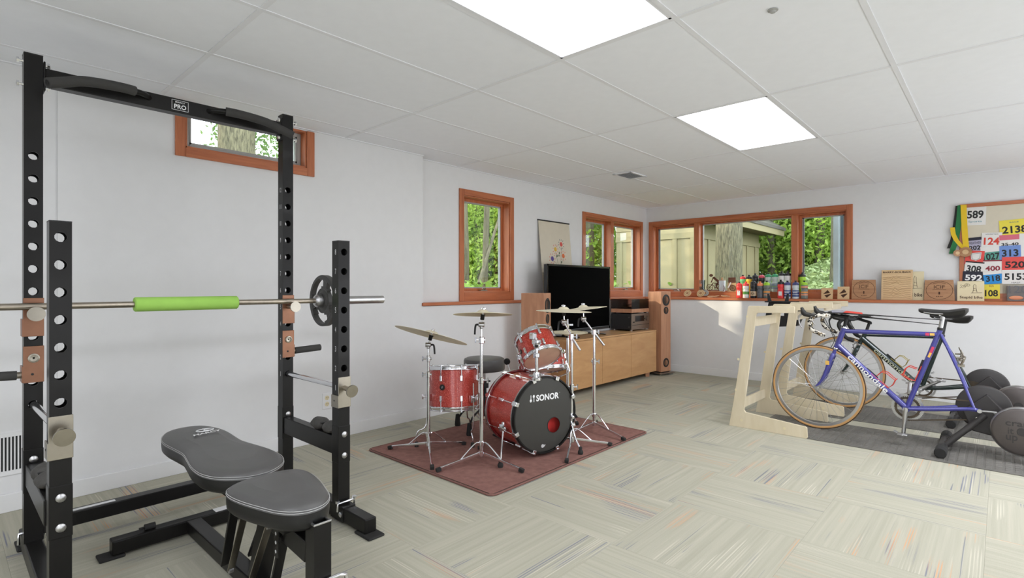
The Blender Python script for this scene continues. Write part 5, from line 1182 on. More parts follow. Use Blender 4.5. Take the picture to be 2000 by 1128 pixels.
MT['flywheel'] = M('flywheel_grey', (92, 86, 84), .32, .6, var=.05)
trainer('dark disc trainer with a lettered flywheel under the blue bicycle', 4.785, True, 'bike trainers')
trainer('dark disc trainer under the dark green bicycle by the wall', 5.79, False, 'bike trainers')

def desk(lab, ya, yb, x0, dz, slot):
    """plywood stand: two C-shaped side panels joined by rails"""
    t = thing('bike_desk', lab, 'plywood stand', (x0+.15, (ya+yb)/2, 0), 'plywood bike desks'); th = .018
    o = lambda x, z: (x0+x, z)
    prof = [(0, 0), (.575, 0), (.580, .012), (.576, .080), (.565, .088), (.130, .128), (.118, .146), (.212, .920), (.222, .932), (.490, .938), (.492, .985), (.486, .990), (.158, .986), (.150, .978), (.035, .20)]
    for y in (ya, yb-th):
        MB().prism(prof, (x0, y+th, dz), X_, Z_, th).build('side_panel', 'ply', t, bevel=.002)
    for (xx, zz, h) in ((.155, .855, .075), (.065, .18, .075)):
        MB().bar((x0+xx+.012, ya+th, zz+dz), (x0+xx+.012, yb-th, zz+dz), .018, h, (0, 0, 1)).build('rail', 'ply', t, bevel=.0015)
    MB().bb((x0+.20, ya+th, .958+dz), (x0+.30, yb-th, .976+dz)).build('top_board', 'plyX', t, bevel=.0015)
    if slot: MB().bb((x0+.42, ya+th, .915+dz), (x0+.438, yb-th, .965+dz)).build('rail', 'ply', t, bevel=.0015)
    for y in (ya-.0006, yb+.0001):
        for xx, zz in ((.055, .30), (.075, .55), (.145, .90), (.45, .965), (.10, .06), (.42, .05)):
            MB().cyl((x0+xx, y, zz+dz), (x0+xx, y+.0006, zz+dz), .010, n=12).build('screw_plug', 'dull', t)
desk('pale plywood stand in front of the blue bicycle wheel', 4.425, 5.085, -1.647, 0, False)
desk('pale plywood stand in front of the dark green bicycle wheel', 5.335, 5.985, -1.580, .012, True)
# device behind the stands
t = thing('desk_fan', 'black plastic device with two upright prongs on the wall-side plywood stand', 'device', (-1.56, 5.66, .98))
MB().bb((-1.735, 5.60, .985), (-1.46, 5.76, .998)).build('flange', 'blackmat', t, bevel=.003)
MB().prism([(-.14, .16), (.14, .16), (.17, .06), (.12, -.07), (-.10, -.09), (-.17, .02)], (-1.57, 5.74, .83), X_, Z_, .10).build('housing', 'blackmat', t, bevel=.008)
for xx in (-1.70, -1.545):
    MB().prism([(-.020, 0), (.018, 0), (.006+(.014 if xx > -1.6 else -.014), .075), (-.012+(.014 if xx > -1.6 else -.014), .075)], (xx, 5.655, .996), X_, Z_, .010).build('prong', 'blackmat', t, bevel=.002)
MB().bb((-1.595, 5.637, .855), (-1.565, 5.6385, .945)).build('label_strip', 'ink', t)
# ================================================================== THINGS ON THE LEDGE AND THE NOTICE BOARD
def C_(name, c, **k):
    if name not in MT: MT[name] = M(name, c, k.pop('rough', .4), var=.02, **k)
    return name
for n_, c in (('b_red', (224, 58, 56)), ('b_white', (226, 228, 226)), ('b_black', (34, 34, 36)), ('b_grey', (92, 94, 98)), ('b_smoke', (112, 118, 112)), ('b_frost', (206, 214, 218)), ('b_clear', (190, 206, 200)), ('b_mint', (120, 206, 140)), ('b_yellow', (232, 196, 60)), ('b_limeg', (160, 210, 50)),
              ('c_coral', (236, 140, 96)), ('c_pink', (222, 84, 104)), ('c_green', (60, 160, 110)), ('c_navy', (62, 64, 116)), ('p_navy', (34, 60, 120)), ('p_green', (86, 150, 66)), ('p_orange', (226, 150, 66)), ('p_peach', (226, 150, 110)), ('p_cream', (214, 186, 150)), ('p_teal', (40, 110, 120))): C_(n_, c)
def bottle(lab, x, y, z, h, body, cap, noz, bands, R=.036, grp='water bottles on the window ledge'):
    t = thing('water_bottle', lab, 'bottle', (x, y, z), grp); o = (x, y, z); b = h-.042
    MB().lathe([(R*.86, 0), (R*.97, .004), (R, .012), (R, b*.52), (R*.97, b*.56), (R*.87, b*.61), (R*.86, b*.66), (R*.94, b*.71), (R, b*.76), (R*.99, b*.88), (R*.90, b*.95), (R*.86, b)], o, Z_, 22).build('body', body, t)
    MB().lathe([(R*.93, b-.012), (R*.96, b-.009), (R*.96, b+.010), (R*.80, b+.018), (R*.42, b+.023), (R*.38, b+.026)], o, Z_, 20).build('cap', cap, t)
    MB().lathe([(R*.30, b+.024), (R*.30, b+.032), (R*.38, b+.035), (R*.36, b+.042), (R*.1, b+.043)], o, Z_, 14).build('nozzle', noz, t)
    for f0, f1, mt in bands:
        MB().lathe([(R+.0007, b*f0), (R+.0007, b*f1)], o, Z_, 22, caps=False).build('printed_band', mt, t)
    return t
def front_text(t, s, x, y, z, w, h, mt, R=.036):
    text('lettering', s, (x+.004, y-R-.0016, z), (1, .12, 0), Z_, w, h, mt, t, .01)
FY, KY, FZ, KZ = 6.835, 7.048, LEDGE, 1.077
f = []
rows = (
 (1444, 'glossy red water bottle with a white label, leftmost of the bottle rows', .205, 'b_red', 'b_red', 'b_black', ()),
 (1457, 'white water bottle with red cap and green band in the front row', .205, 'b_white', 'b_red', 'b_red', ((.28, .50, 'p_green'),)),
 (1471.5, 'black water bottle with pale lettering in the front row', .225, 'b_black', 'b_black', 'b_black', ((.16, .46, 'p_cream'),)),
 (1484.5, 'dark grey water bottle with orange cap in the front row', .205, 'b_grey', 'c_coral', 'c_coral', ()),
 (1497.5, 'smoky bottle with lime cap and orange print beside the dark grey bottle', .212, 'b_smoke', 'b_limeg', 'b_black', ((.40, .52, 'p_orange'), (.22, .28, 'p_peach'))),
 (1525, 'red water bottle with black cap in front of the white bottles', .224, 'b_red', 'b_black', 'b_black', ()),
 (1538, 'clear bottle with navy cap and blue bands right beside the red bottle', .212, 'b_frost', 'c_navy', 'b_black', ((.14, .26, 'p_navy'), (.30, .46, 'p_navy'), (.50, .58, 'p_navy'))),
 (1554, 'clear bottle with navy cap and blue bands in front of the lime bottle', .212, 'b_frost', 'c_navy', 'b_black', ((.14, .26, 'p_navy'), (.30, .46, 'p_navy'), (.50, .58, 'p_navy'))),
 (1571, 'smoky bottle with lime cap and orange print at the right end of the row', .212, 'b_smoke', 'b_limeg', 'b_black', ((.40, .50, 'p_orange'), (.76, .86, 'p_peach'), (.24, .32, 'p_peach'))))
FX = [(-2.417, 6.835, 1.234), (-2.336, 6.835, 1.234), (-2.247, 6.835, 1.233), (-2.169, 6.835, 1.232), (-2.092, 6.835, 1.231), (-1.934, 6.835, 1.230), (-1.861, 6.835, 1.229), (-1.772, 6.835, 1.228), (-1.680, 6.835, 1.227)]
for (u, lab, h, bd_, cp, nz, bands), p in zip(rows, FX):
    t = bottle(lab, p[0], FY, FZ, h, bd_, cp, nz, bands)
    if u == 1471.5: front_text(t, 'ADA', p[0], FY, FZ+.058, .044, .030, 'inkblack')
    if u in (1538, 1554):
        front_text(t, 'ULLIVAN' if u == 1538 else 'SERIES', p[0], FY, FZ+.072, .046, .013, 'ink')
    if u == 1444:
        MB().box((p[0]+.004, FY-.0362, FZ+.062), (.034, .003, .058)).build('label', 'b_white', t); MB().sphere((p[0]+.001, FY-.038, FZ+.078), .006, 8, sc=(1, .2, 1)).build('label_dot', 'b_red', t)
    if u == 1525: MB().box((p[0]+.003, FY-.0362, FZ+.060), (.036, .003, .050)).build('label', 'b_white', t)
    if u == 1484.5: front_text(t, 'O', p[0]-.006, FY, FZ+.075, .014, .016, 'inkblack')
back = (
 (1451, 'mint green bottle with red cap standing behind the red bottle', .215, 'b_mint', 'b_red', 'b_black'),
 (1463, 'yellow bottle with black cap on the window sill behind the front row', .215, 'b_yellow', 'b_black', 'b_black'),
 (1475, 'all black bottle on the window sill behind the black lettered bottle', .232, 'b_black', 'b_black', 'b_black'),
 (1487.5, 'black bottle with pinkish red cap on the window sill', .228, 'b_black', 'c_pink', 'b_black'),
 (1500.5, 'clear bottle with green cap on the window sill behind the lime-capped bottle', .236, 'b_clear', 'c_green', 'b_black'),
 (1513.5, 'clear bottle with green cap and blue rings in the gap of the front row', .238, 'b_clear', 'c_green', 'b_black'),
 (1526.5, 'white bottle with black cap on the sill, left of the white pair', .252, 'b_white', 'b_black', 'b_black'),
 (1539, 'white bottle with black cap on the sill, right of the white pair', .252, 'b_white', 'b_black', 'b_black'),
 (1554, 'lime green bottle with black cap on the sill, left of the lime pair', .236, 'b_limeg', 'b_black', 'b_black'),
 (1567.5, 'lime green bottle with black cap on the sill, right of the lime pair', .236, 'b_limeg', 'b_black', 'b_black'))
BX = [(-2.447, 7.048, 1.237), (-2.371, 7.048, 1.236), (-2.295, 7.048, 1.235), (-2.218, 7.048, 1.235), (-2.139, 7.048, 1.234), (-2.062, 7.048, 1.233), (-1.985, 7.048, 1.232), (-1.913, 7.048, 1.232), (-1.828, 7.048, 1.231), (-1.752, 7.048, 1.230)]
for (u, lab, h, bd_, cp, nz), p in zip(back, BX):
    bands = ((.22, .27, 'p_navy'), (.31, .35, 'p_green'), (.40, .44, 'p_navy'), (.48, .52, 'p_navy')) if u == 1513.5 else ()
    bottle(lab, p[0], KY, KZ, h, bd_, cp, nz, bands, .0365)
# tumbler, wooden trophies, candle cup
x = (-2.985, 7.045, 1.138)[0]
t = thing('tumbler', 'clear drinking glass with an orange print on the sill by the left mullion', 'glass', (x, KY, KZ))
MB().lathe([(.030, 0), (.032, .004), (.041, .155), (.0395, .155), (.030, .010), (0, .009)], (x, KY, KZ), Z_, 26).build('glass_body', 'cup', t)
MB().box((x-.004, KY-.0375, KZ+.085), (.028, .002, .040)).build('print', 'p_peach', t)
x = (-2.715, 7.045, 1.138)[0]
t = thing('candle_cup', 'white frosted glass cup with a cork lid on the window sill', 'cup', (x, KY, KZ))
MB().lathe([(.036, 0), (.038, .004), (.044, .142), (.042, .145)], (x, KY, KZ), Z_, 24).build('cup_body', 'b_frost', t); MB().lathe([(.040, .143), (.040, .153), (.012, .155), (.012, .185), (0, .186)], (x, KY, KZ), Z_, 20).build('lid', 'walnutt', t)
MT['darkwood'] = M('laser_cut_walnut', (96, 56, 36), .55, var=.12)
def wheel(mb, c, r, w=.006):
    mb.lathe([(r-w, -.003), (r, -.003), (r, .003), (r-w, .003), (r-w, -.003)], c, Y_, 26, caps=False)
    for k in range(4):
        e = Vector((math.cos(k*PI/4), 0, math.sin(k*PI/4))); mb.bar(Vector(c)-e*r*.95, Vector(c)+e*r*.95, .004, .003, Y_)
x = (-2.794, 7.020, 1.138)[0]; y = 7.02; z = KZ
t = thing('cyclist_figure', 'dark laser-cut wooden cyclist leaning over handlebars on the sill', 'figurine', (x, y, z))
mb = MB(); wheel(mb, (x-.075, y, z+.055), .045); wheel(mb, (x+.080, y, z+.045), .045); mb.build('wheels', 'darkwood', t)
mb = MB(); A = lambda a, b: Vector((x+a, y, z+b))
for a, b, w in ((A(-.075, .055), A(-.03, .115), .008), (A(-.03, .115), A(.04, .10), .008), (A(.04, .10), A(.080, .045), .008), (A(.0, .045), A(.04, .105), .008), (A(.0, .045), A(-.04, .10), .008)): mb.bar(a, b, w, .006, Y_)
mb.build('bicycle_frame', 'darkwood', t)
mb = MB()
for a, b, w in ((A(.045, .13), A(-.025, .19), .030), (A(-.025, .19), A(-.055, .12), .012), (A(.045, .125), A(.01, .085), .020), (A(.01, .085), A(.03, .035), .014)): mb.bar(a, b, w, .006, Y_)
mb.sphere(A(-.055, .215), .020, 12, sc=(1.3, .2, 1)); mb.build('rider', 'darkwood', t)
MB().box((x, y, z+.003), (.20, .03, .006)).build('base', 'palewood', t)
x = (-2.583, 7.030, 1.138)[0]; y = 7.03
t = thing('wheel_trophy', 'square wooden award with a cut-out bicycle wheel on the sill left of the bottles', 'plaque', (x, y, z))
MB().bb((x-.045, y, z+.115), (x+.05, y+.010, z+.185)).build('top_block', 'darkwood', t, bevel=.003)
mb = MB(); wheel(mb, (x+.012, y-.004, z+.048), .040, .008); mb.build('cut_wheel', 'darkwood', t)
MB().bb((x-.055, y+.004, z), (x+.055, y+.010, z+.12)).build('panel', 'palewood', t, bevel=.002)
MB().bar((x-.045, y-.001, z+.05), (x-.01, y-.001, z+.12), .016, .004, Y_).build('inlay', 'ink', t)
def disc(lab, p, r, th, tilt, rz, mt='palewood', grp='round wooden medals on the ledge'):
    c = Vector(p); n = (Matrix.Rotation(rz, 3, 'Z') @ Matrix.Rotation(tilt, 3, 'X')) @ Vector((0, 0, 1))
    t = thing('wooden_medal', lab, 'medal', (c.x, c.y, LEDGE), grp)
    MB().lathe([(0, 0), (r*.98, 0), (r, th*.2), (r, th*.8), (r*.98, th), (0, th)], c, n, 28).build('disc', mt, t)
    MB().lathe([(r*.74, th+.0002), (r*.68, th+.0006)], c, n, 28, caps=False).build('engraved_ring', 'burn', t)
    MB().lathe([(r*.35, th+.0003), (0, th+.0006)], c, n, 12).build('engraving', 'walnutt', t)
disc('round pale wooden medal leaning on the frame left of the tumbler', (-3.104, 6.860, 1.048), .050, .012, math.radians(58), 0)
disc('round pale wooden medal with engraved rings leaning under the tumbler', (-2.921, 6.860, 1.050), .052, .012, math.radians(64), .0)
disc('grey rimmed round medal leaning right of the ringed medal', (-2.863, 6.870, 1.054), .042, .008, math.radians(66), .1, 'sash')
disc('small round wooden medal lying on the ledge under the cyclist figure', (-2.768, 6.820, 1.008), .046, .010, math.radians(8), .3, 'walnutt')
disc('small wooden medal lying on the ledge under the wheel trophy', (-2.583, 6.820, 1.017), .055, .009, math.radians(9), 1.2, 'walnutt')
disc('red rimmed small medal lying on the ledge in the middle of the medals', (-2.709, 6.840, 1.014), .038, .007, math.radians(14), -.5, 'walnutt')
# plaques
def plaque(lab, x0, x1, h, y, mt, draw, lean=.10, th=.014, skew=0., grp='wooden plaques on the ledge'):
    w = x1-x0; t = thing('plaque', lab, 'plaque', ((x0+x1)/2, y, LEDGE), grp); up = Vector((0, math.sin(lean), math.cos(lean))); o = Vector((x0, y, LEDGE)); nn = X_.cross(up)
    MB().prism([(0, 0), (w, 0), (w-skew, h), (skew*.3, h)], o-nn*th+Vector((0, 0, 0)), X_, up, th).build('board', mt, t, bevel=.002)
    draw(t, lambda a, b: o+X_*a*w+up*b*h+nn*.0004, up, w, h, nn)
def stroke(mb, pts, r=.0016): mb.tube(pts, r, 5)
def d_logo(t, F, up, w, h, nn):
    mb = MB(); mb.add([F(.5, .12), F(.85, .42), F(.72, .62), F(.55, .82), F(.40, .66), F(.16, .44)], [(0, 1, 2, 3, 4, 5)]); mb.build('engraving', 'burn', t, recalc=False)
    mb = MB(); mb.add([F(.12, .30)+nn*.0005, F(.88, .48)+nn*.0005, F(.88, .58)+nn*.0005, F(.12, .42)+nn*.0005], [(0, 1, 2, 3)]); mb.build('banner', 'palewood', t, recalc=False)
def d_icif(t, F, up, w, h, nn):
    mb = MB(); mb.tube([F(.5+.43*math.cos(q), .50+.44*math.sin(q)) for q in np.linspace(0, 2*PI, 40)[:-1]], .0016, 5, True); mb.build('engraved_oval', 'burn', t)
    text('lettering', 'ICIF', F(.5, .66), X_, up, w*.36, h*.17, 'burn', t)
    text('lettering', 'ice cream is fun'.upper()[:0] or '1', F(.5, .36), X_, up, w*.05, h*.13, 'burn', t, .02)
    mb = MB(); stroke(mb, [F(.28, .53), F(.72, .53)]); mb.build('engraved_rule', 'burn', t)
    mb = MB(); stroke(mb, [F(.30, .82), F(.42, .86), F(.5, .90), F(.58, .86), F(.70, .82)]); mb.build('engraved_arc', 'burn', t)
    mb = MB()
    for k in range(4): mb.sphere(F(.42+.055*k, .20), .0045, 6, sc=(1, .3, 1))
    mb.build('engraved_dots', 'burn', t)
MT['ridge'] = M('ridge_engraving', (140, 100, 64), .8)
def d_barry(t, F, up, w, h, nn):
    text('lettering', 'BARRY-ROUBAIX', F(.5, .925), X_, up, w*.90, h*.055, 'burn', t, .03)
    mb = MB(); rg = random.Random(3)
    for i in range(12):
        b0 = .06+.062*i; amp = .03+.03*rg.random()
        stroke(mb, [F(.06+.88*k/16, b0+amp*math.exp(-((k-8)/4.5)**2)*(1+mnoise.noise(Vector((k*.9, i*3.1, 0)))*1.6)+.006*mnoise.noise(Vector((k*.5, i, 5)))) for k in range(17)], .0014)
    mb.build('engraved_ridges', 'ridge', t)
def d_stupid(t, F, up, w, h, nn):
    text('lettering', 'Stupid bike', F(.52, .17), X_, up, w*.84, h*.17, 'burn', t, .015)
    mb = MB(); c1, c2 = F(.24, .72), F(.40, .80); r = w*.075
    for c in (c1, c2): mb.tube([c+X_*math.cos(q)*r+up*math.sin(q)*r*.8 for q in np.linspace(0, 2*PI, 14)[:-1]], .0013, 5, True)
    stroke(mb, [c1, F(.30, .86), F(.37, .88), c2, F(.32, .74), c1], .0013); stroke(mb, [F(.10, .66), F(.14, .70)]); stroke(mb, [F(.12, .78), F(.16, .82)])
    stroke(mb, [F(.58, .42), F(.62, .62), F(.60, .74), F(.64, .84), F(.70, .80), F(.70, .68), F(.74, .44)]); stroke(mb, [F(.52, .40), F(.92, .42)]); stroke(mb, [F(.60, .62), F(.72, .60)]); stroke(mb, [F(.59, .52), F(.73, .50)])
    mb.build('engraved_drawing', 'burn', t)
plaque('small pale square plaque with a dark emblem, left of its twin', -1.520, -1.404, .128, 6.885, 'palewood', d_logo)
plaque('small pale square plaque with a dark emblem, by the brown oval plaque', -1.358, -1.243, .142, 6.885, 'palewood', d_logo)
plaque('brown plaque with an oval and ICIF lettering under the window corner', -1.226, -.992, .218, 6.90, 'walnutt', d_icif, skew=.012)
plaque('tall pale plaque engraved with ridges and the words BARRY-ROUBAIX', -.948, -.678, .320, 6.88, 'palewood', d_barry)
plaque('cream drawing plaque mostly hidden behind the tall ridged plaque', -.80, -.588, .300, 6.93, 'dull', d_stupid, .06, .008)
plaque('brown plaque with an oval and ICIF lettering right of the tall plaque', -.584, -.338, .210, 6.89, 'walnutt', d_icif, skew=.014)
plaque('small cream plaque with a stick drawing and the words Stupid bike', -.322, -.120, .196, 6.885, 'dull', d_stupid, .08, .010)
# notice board with race numbers
NB0, NB1, NZ0, NZ1 = -.309, .66, LEDGE, 1.966
nb = thing('notice_board', 'wood framed cream notice board covered with race numbers', 'notice board', (.17, 7.0, NZ0))
MT['cream'] = M('cream_board', (212, 204, 184), .85, var=.02)
MB().bb((NB0+.01, 6.990, NZ0+.01), (NB1-.01, 7.004, NZ1-.01)).build('panel', 'cream', nb)
for a, b, mt in (((NB0, NZ0), (NB0+.036, NZ1), 'trimZ'), ((NB1-.036, NZ0), (NB1, NZ1), 'trimZ'), ((NB0+.036, NZ1-.036), (NB1-.036, NZ1), 'trimX'), ((NB0+.036, NZ0), (NB1-.036, NZ0+.075), 'trimX')):
    MB().bb((a[0], 6.978, a[1]), (b[0], 7.004, b[1])).build('frame_rail', mt, nb, bevel=.003)
for n_, c in (('n_white', (226, 224, 220)), ('n_yellow', (232, 216, 78)), ('n_lilac', (168, 164, 186)), ('n_teal', (90, 158, 142)), ('n_blue', (112, 144, 204)), ('n_red', (222, 84, 78)), ('n_navy', (40, 40, 54)), ('n_azure', (46, 140, 210)), ('n_pink', (214, 110, 128)), ('n_maroon', (140, 50, 62)), ('n_lime', (180, 204, 80)), ('n_ltred', (208, 70, 56)), ('n_tealtext', (60, 140, 150))): C_(n_, c, rough=.75)
_lay = [0]
def bib(lab, tl, br, rot, ground, num, ink, head=None, sub=None, fs=.40, fy=.46, bold=.03):
    """paper race number pinned to the board, tl and br its corners"""
    _lay[0] += 1; y = 6.9885-.0011*_lay[0]; c = Vector(((tl[0]+br[0])/2, y, (tl[2]+br[2])/2)); w, h = br[0]-tl[0], tl[2]-br[2]
    R = Matrix.Rotation(-rot, 3, 'Y'); ax, ay = R @ X_, R @ Z_; F = lambda a, b, o=0: c+ax*(a-.5)*w+ay*(b-.5)*h-Y_*o
    t = thing('race_number', lab, 'race number', c, 'paper race numbers on the notice board')
    MB().prism([(-w/2, -h/2), (w/2, -h/2), (w/2, h/2), (-w/2, h/2)], c, ax, ay, .0007).build('sheet', ground, t)
    if head: MB().add([F(0, 1-head[0], .0009), F(1, 1-head[0], .0009), F(1, 1, .0009), F(0, 1, .0009)], [(0, 1, 2, 3)]).build('header', head[1], t, recalc=False)
    if num: text('number', num, F(.5, fy, .0010), ax, ay, w*.82*min(1, len(num)/3.2), h*fs, ink, t, bold)
    if sub: text('lettering', sub[0], F(.5, sub[1], .0011), ax, ay, w*sub[3], h*sub[4], sub[2], t)
B = [
 ('white race number 589 alone at the upper left of the board', (-0.269, 6.985, 1.938), (-0.108, 6.985, 1.751), -.03, 'n_white', '589', 'inkblack', None, ('Sports', .18, 'n_tealtext', .62, .13), .42, .56),
 ('yellow race number 2138 at the upper right of the board', (-0.012, 6.985, 1.783), (0.201, 6.985, 1.625), .05, 'n_yellow', '2138', 'inkblack', None, ('RACE', .84, 'p_teal', .3, .08), .44, .40),
 ('lilac race number headed WEATHER behind the ribbon medals', (-0.249, 6.985, 1.629), (-0.138, 6.985, 1.486), .06, 'n_lilac', '202', 'inkblack', (.20, 'n_navy'), ('WEATHER', .62, 'inkblack', .9, .16), .30, .28),
 ('white race number with large red 124 under the yellow number', (-0.142, 6.985, 1.668), (0.006, 6.985, 1.514), -.04, 'n_white', '124', 'n_ltred', None, ('HOLIDAY RUN', .90, 'inkblack', .6, .07), .46, .46),
 ('white race number with pink heading and 35-40 line', (-0.012, 6.985, 1.639), (0.135, 6.985, 1.522), .03, 'n_white', '35-40', 'inkblack', (.42, 'n_pink'), None, .24, .22),
 ('white race number with lime edge at the right photo edge', (0.128, 6.985, 1.645), (0.236, 6.985, 1.388), .0, 'n_white', '1', 'inkblack', None, None, .28, .68),
 ('teal race number 1027 with a white heading', (-0.146, 6.985, 1.537), (0.003, 6.985, 1.386), .10, 'n_teal', '1027', 'inkblack', (.38, 'n_white'), None, .44, .32),
 ('blue race number 313 in the middle of the board', (-0.012, 6.985, 1.535), (0.139, 6.985, 1.386), .02, 'n_blue', '313', 'inkblack', None, None, .46, .52),
 ('red race number with a white badge beside the wooden medals', (-0.265, 6.985, 1.497), (-0.123, 6.985, 1.360), -.10, 'n_red', None, 'ink', None, None),
 ('white race number with maroon 400 left of the red 520', (-0.131, 6.985, 1.400), (0.010, 6.985, 1.277), .0, 'n_white', '400', 'n_maroon', (.10, 'n_maroon'), None, .40, .34),
 ('white race number 308 tilted at the left board edge', (-0.269, 6.985, 1.389), (-0.127, 6.985, 1.259), -.14, 'n_white', '308', 'inkblack', (.10, 'inkblack'), None, .52, .44),
 ('red race number 520 at the right of the board', (0.006, 6.985, 1.425), (0.187, 6.985, 1.293), .0, 'n_red', '520', 'inkblack', None, None, .48, .44),
 ('dark race number 592 with white digits above the small cream plaque', (-0.284, 6.985, 1.292), (-0.116, 6.985, 1.188), -.06, 'n_navy', '592', 'ink', None, None, .58, .40),
 ('bright blue and white race number 318 above the yellow 108', (-0.127, 6.985, 1.294), (0.010, 6.985, 1.168), .10, 'n_azure', '318', 'inkblack', (.26, 'n_white'), None, .46, .42),
 ('white race number 5153 above the plastic bag', (0.006, 6.985, 1.301), (0.201, 6.985, 1.167), .0, 'n_white', '5153', 'inkblack', None, ('HALF', .10, 'inkblack', .3, .10), .48, .52),
 ('yellow race number 108 low on the board beside the bag', (-0.131, 6.985, 1.163), (-0.008, 6.985, 1.024), .0, 'n_yellow', '108', 'inkblack', None, ('RUN', .88, 'n_maroon', .25, .14), .46, .38)]
for b_ in B: bib(*b_)
t = thing('badge_patch', 'white shield shaped badge on the red race number', 'badge', (-0.183, 6.970, 1.437))
c = Vector((-0.183, 6.968, 1.437)); MB().prism([(-.04, .035), (.042, .042), (.036, -.02), (.0, -.04), (-.036, -.025)], c, X_, Z_, .001).build('shield', 'n_white', t)
mb = MB(); mb.tube([c+Vector((x, -.0015, z)) for x, z in ((-.032, .028), (.034, .034), (.029, -.016), (0, -.033), (-.029, -.019))], .0016, 5, True); mb.build('outline', 'inkblack', t)
# plastic bag
t = thing('plastic_bag', 'clear plastic bag with a brown strip hung at the lower right of the board', 'bag', (.09, 6.955, 1.06))
a, b_ = Vector((0.010, 6.955, 1.158)), Vector((0.228, 6.955, 0.985)); MT['bagfilm'] = glassy('bag_film', (.86, .85, .84), .5)
MB().bb((a.x, 6.958, LEDGE+.004), (b_.x, 6.962, a.z)).build('film', 'bagfilm', t); MT['taupe'] = M('taupe_cloth', (128, 118, 112), .8)
MB().bb((a.x+.03, 6.963, LEDGE+.01), (b_.x-.01, 6.967, a.z-.012)).build('folded_cloth', 'taupe', t)
text('number', '1209', (a.x+.135, 6.9575, LEDGE+.115), X_, Z_, .18, .07, 'b_grey', t)
MB().sphere((a.x+.095, 6.953, LEDGE+.035), .05, 16, sc=(1, .1, .38)).build('bandage', 'p_peach', t)
# ribbon medals hung on the board's corner
MT['rib_y'] = M('ribbon_yellow', (226, 190, 36), .7, var=.03); MT['rib_g'] = M('ribbon_green', (30, 112, 60), .7, var=.03); MT['rib_k'] = M('ribbon_black', (32, 32, 30), .8)
t = thing('ribbon_medal', 'wooden medal on a green and yellow ribbon hung on the board corner', 'medal', (NB0+.03, 6.96, 1.95))
def strip(pts, w0, w1, y, mt, nm='ribbon_band'):
    vs = []; k = len(pts)
    for i, p in enumerate(pts):
        for a, dy in ((w0, 0), (w1, 0), (w1, .0015), (w0, .0015)): vs.append((p[0]-.038+a, y+dy+.003*math.sin(i*.8), p[1]))
    fs = [(i*4+j, i*4+(j+1) % 4, (i+1)*4+(j+1) % 4, (i+1)*4+j) for i in range(k-1) for j in range(4)]+[(3, 2, 1, 0), (4*k-4, 4*k-3, 4*k-2, 4*k-1)]
    MB().add(vs, fs).build(nm, mt, t)
strip([(-.262, 1.955), (-.272, 1.85), (-.283, 1.75), (-.302, 1.62), (-.330, 1.53)], -.038, -.012, 6.972, 'rib_k')
strip([(-.262, 1.958), (-.270, 1.85), (-.278, 1.75), (-.295, 1.62), (-.320, 1.52), (-.330, 1.475)], -.022, .022, 6.968, 'rib_g')
strip([(-.330, 1.74), (-.322, 1.67), (-.300, 1.61), (-.262, 1.55), (-.215, 1.50)], -.014, .024, 6.966, 'rib_y')
strip([(-.225, 1.958), (-.222, 1.85), (-.218, 1.74), (-.212, 1.62), (-.205, 1.52), (-.20, 1.495)], -.036, .010, 6.963, 'rib_y')
for p, r, k in (((-0.260, 6.950, 1.485), .050, 0), ((-0.322, 6.950, 1.477), .034, 1)):
    MB().lathe([(0, 0), (r, 0), (r, .007), (0, .008)], p, (.25 if k else -.1, -1, .1), 18).build('medal_disc', 'walnutt', t)
    MB().lathe([(r*.5, .0085), (0, .009)], p, (.25 if k else -.1, -1, .1), 10).build('medal_emblem', 'palewood', t)
# ================================================================== OUTSIDE THE WINDOWS
def leafmat(name, dark, light, trans=.35):
    m, nt, b = newmat(name); L = nt.links; mp = mapping(nt); n = noise(nt, 1.6, 4, .6, mp.outputs[0]); r = ramp(nt, ((.3, lin(dark)), (.7, lin(light)))); L.new(n.outputs[0], r.inputs[0])
    L.new(r.outputs[0], b.inputs['Base Color']); setp(b, Roughness=.55); out = nt.nodes['Material Output']
    t = nt.nodes.new('ShaderNodeBsdfTranslucent'); L.new(r.outputs[0], t.inputs[0]); mx = nt.nodes.new('ShaderNodeMixShader'); mx.inputs[0].default_value = trans
    L.new(b.outputs[0], mx.inputs[1]); L.new(t.outputs[0], mx.inputs[2]); L.new(mx.outputs[0], out.inputs[0]); return m
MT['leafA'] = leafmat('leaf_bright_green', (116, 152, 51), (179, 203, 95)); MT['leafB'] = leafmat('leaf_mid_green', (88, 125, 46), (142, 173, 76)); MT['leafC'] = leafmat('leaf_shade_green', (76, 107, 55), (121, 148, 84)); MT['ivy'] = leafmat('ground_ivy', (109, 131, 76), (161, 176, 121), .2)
def barkmat(name, a, b_, sc=7.):
    m, nt, b = newmat(name); L = nt.links; mp = mapping(nt, (1, 1, .16)); n = noise(nt, sc*3.2, 5, .65, mp.outputs[0], .5); r = ramp(nt, ((.32, lin(a)), (.6, lin(b_)))); L.new(n.outputs[0], r.inputs[0]); L.new(r.outputs[0], b.inputs['Base Color'])
    setp(b, Roughness=.95); bump(nt, b, n.outputs[0], 1., .03); return m
MT['bark'] = barkmat('oak_bark', (67, 64, 50), (131, 125, 99), 15.); MT['barkd'] = barkmat('young_bark', (74, 70, 53), (112, 107, 85), 5.)
GZ = lambda x, y: .78+.02*max(0, -x-4)+max(0, y-7.3)*(.03+.125*min(1, max(0, (x+3.9)/1.2)))
m, nt, b = newmat('forest_floor'); L = nt.links; mp = mapping(nt); n = noise(nt, 2.2, 6, .6, mp.outputs[0]); r = ramp(nt, ((.35, lin((77, 83, 53))), (.6, lin((109, 112, 77))))); L.new(n.outputs[0], r.inputs[0]); L.new(r.outputs[0], b.inputs['Base Color']); setp(b, Roughness=.95); MT['soil'] = m
vs, fs = [], []; nx, ny = 44, 40
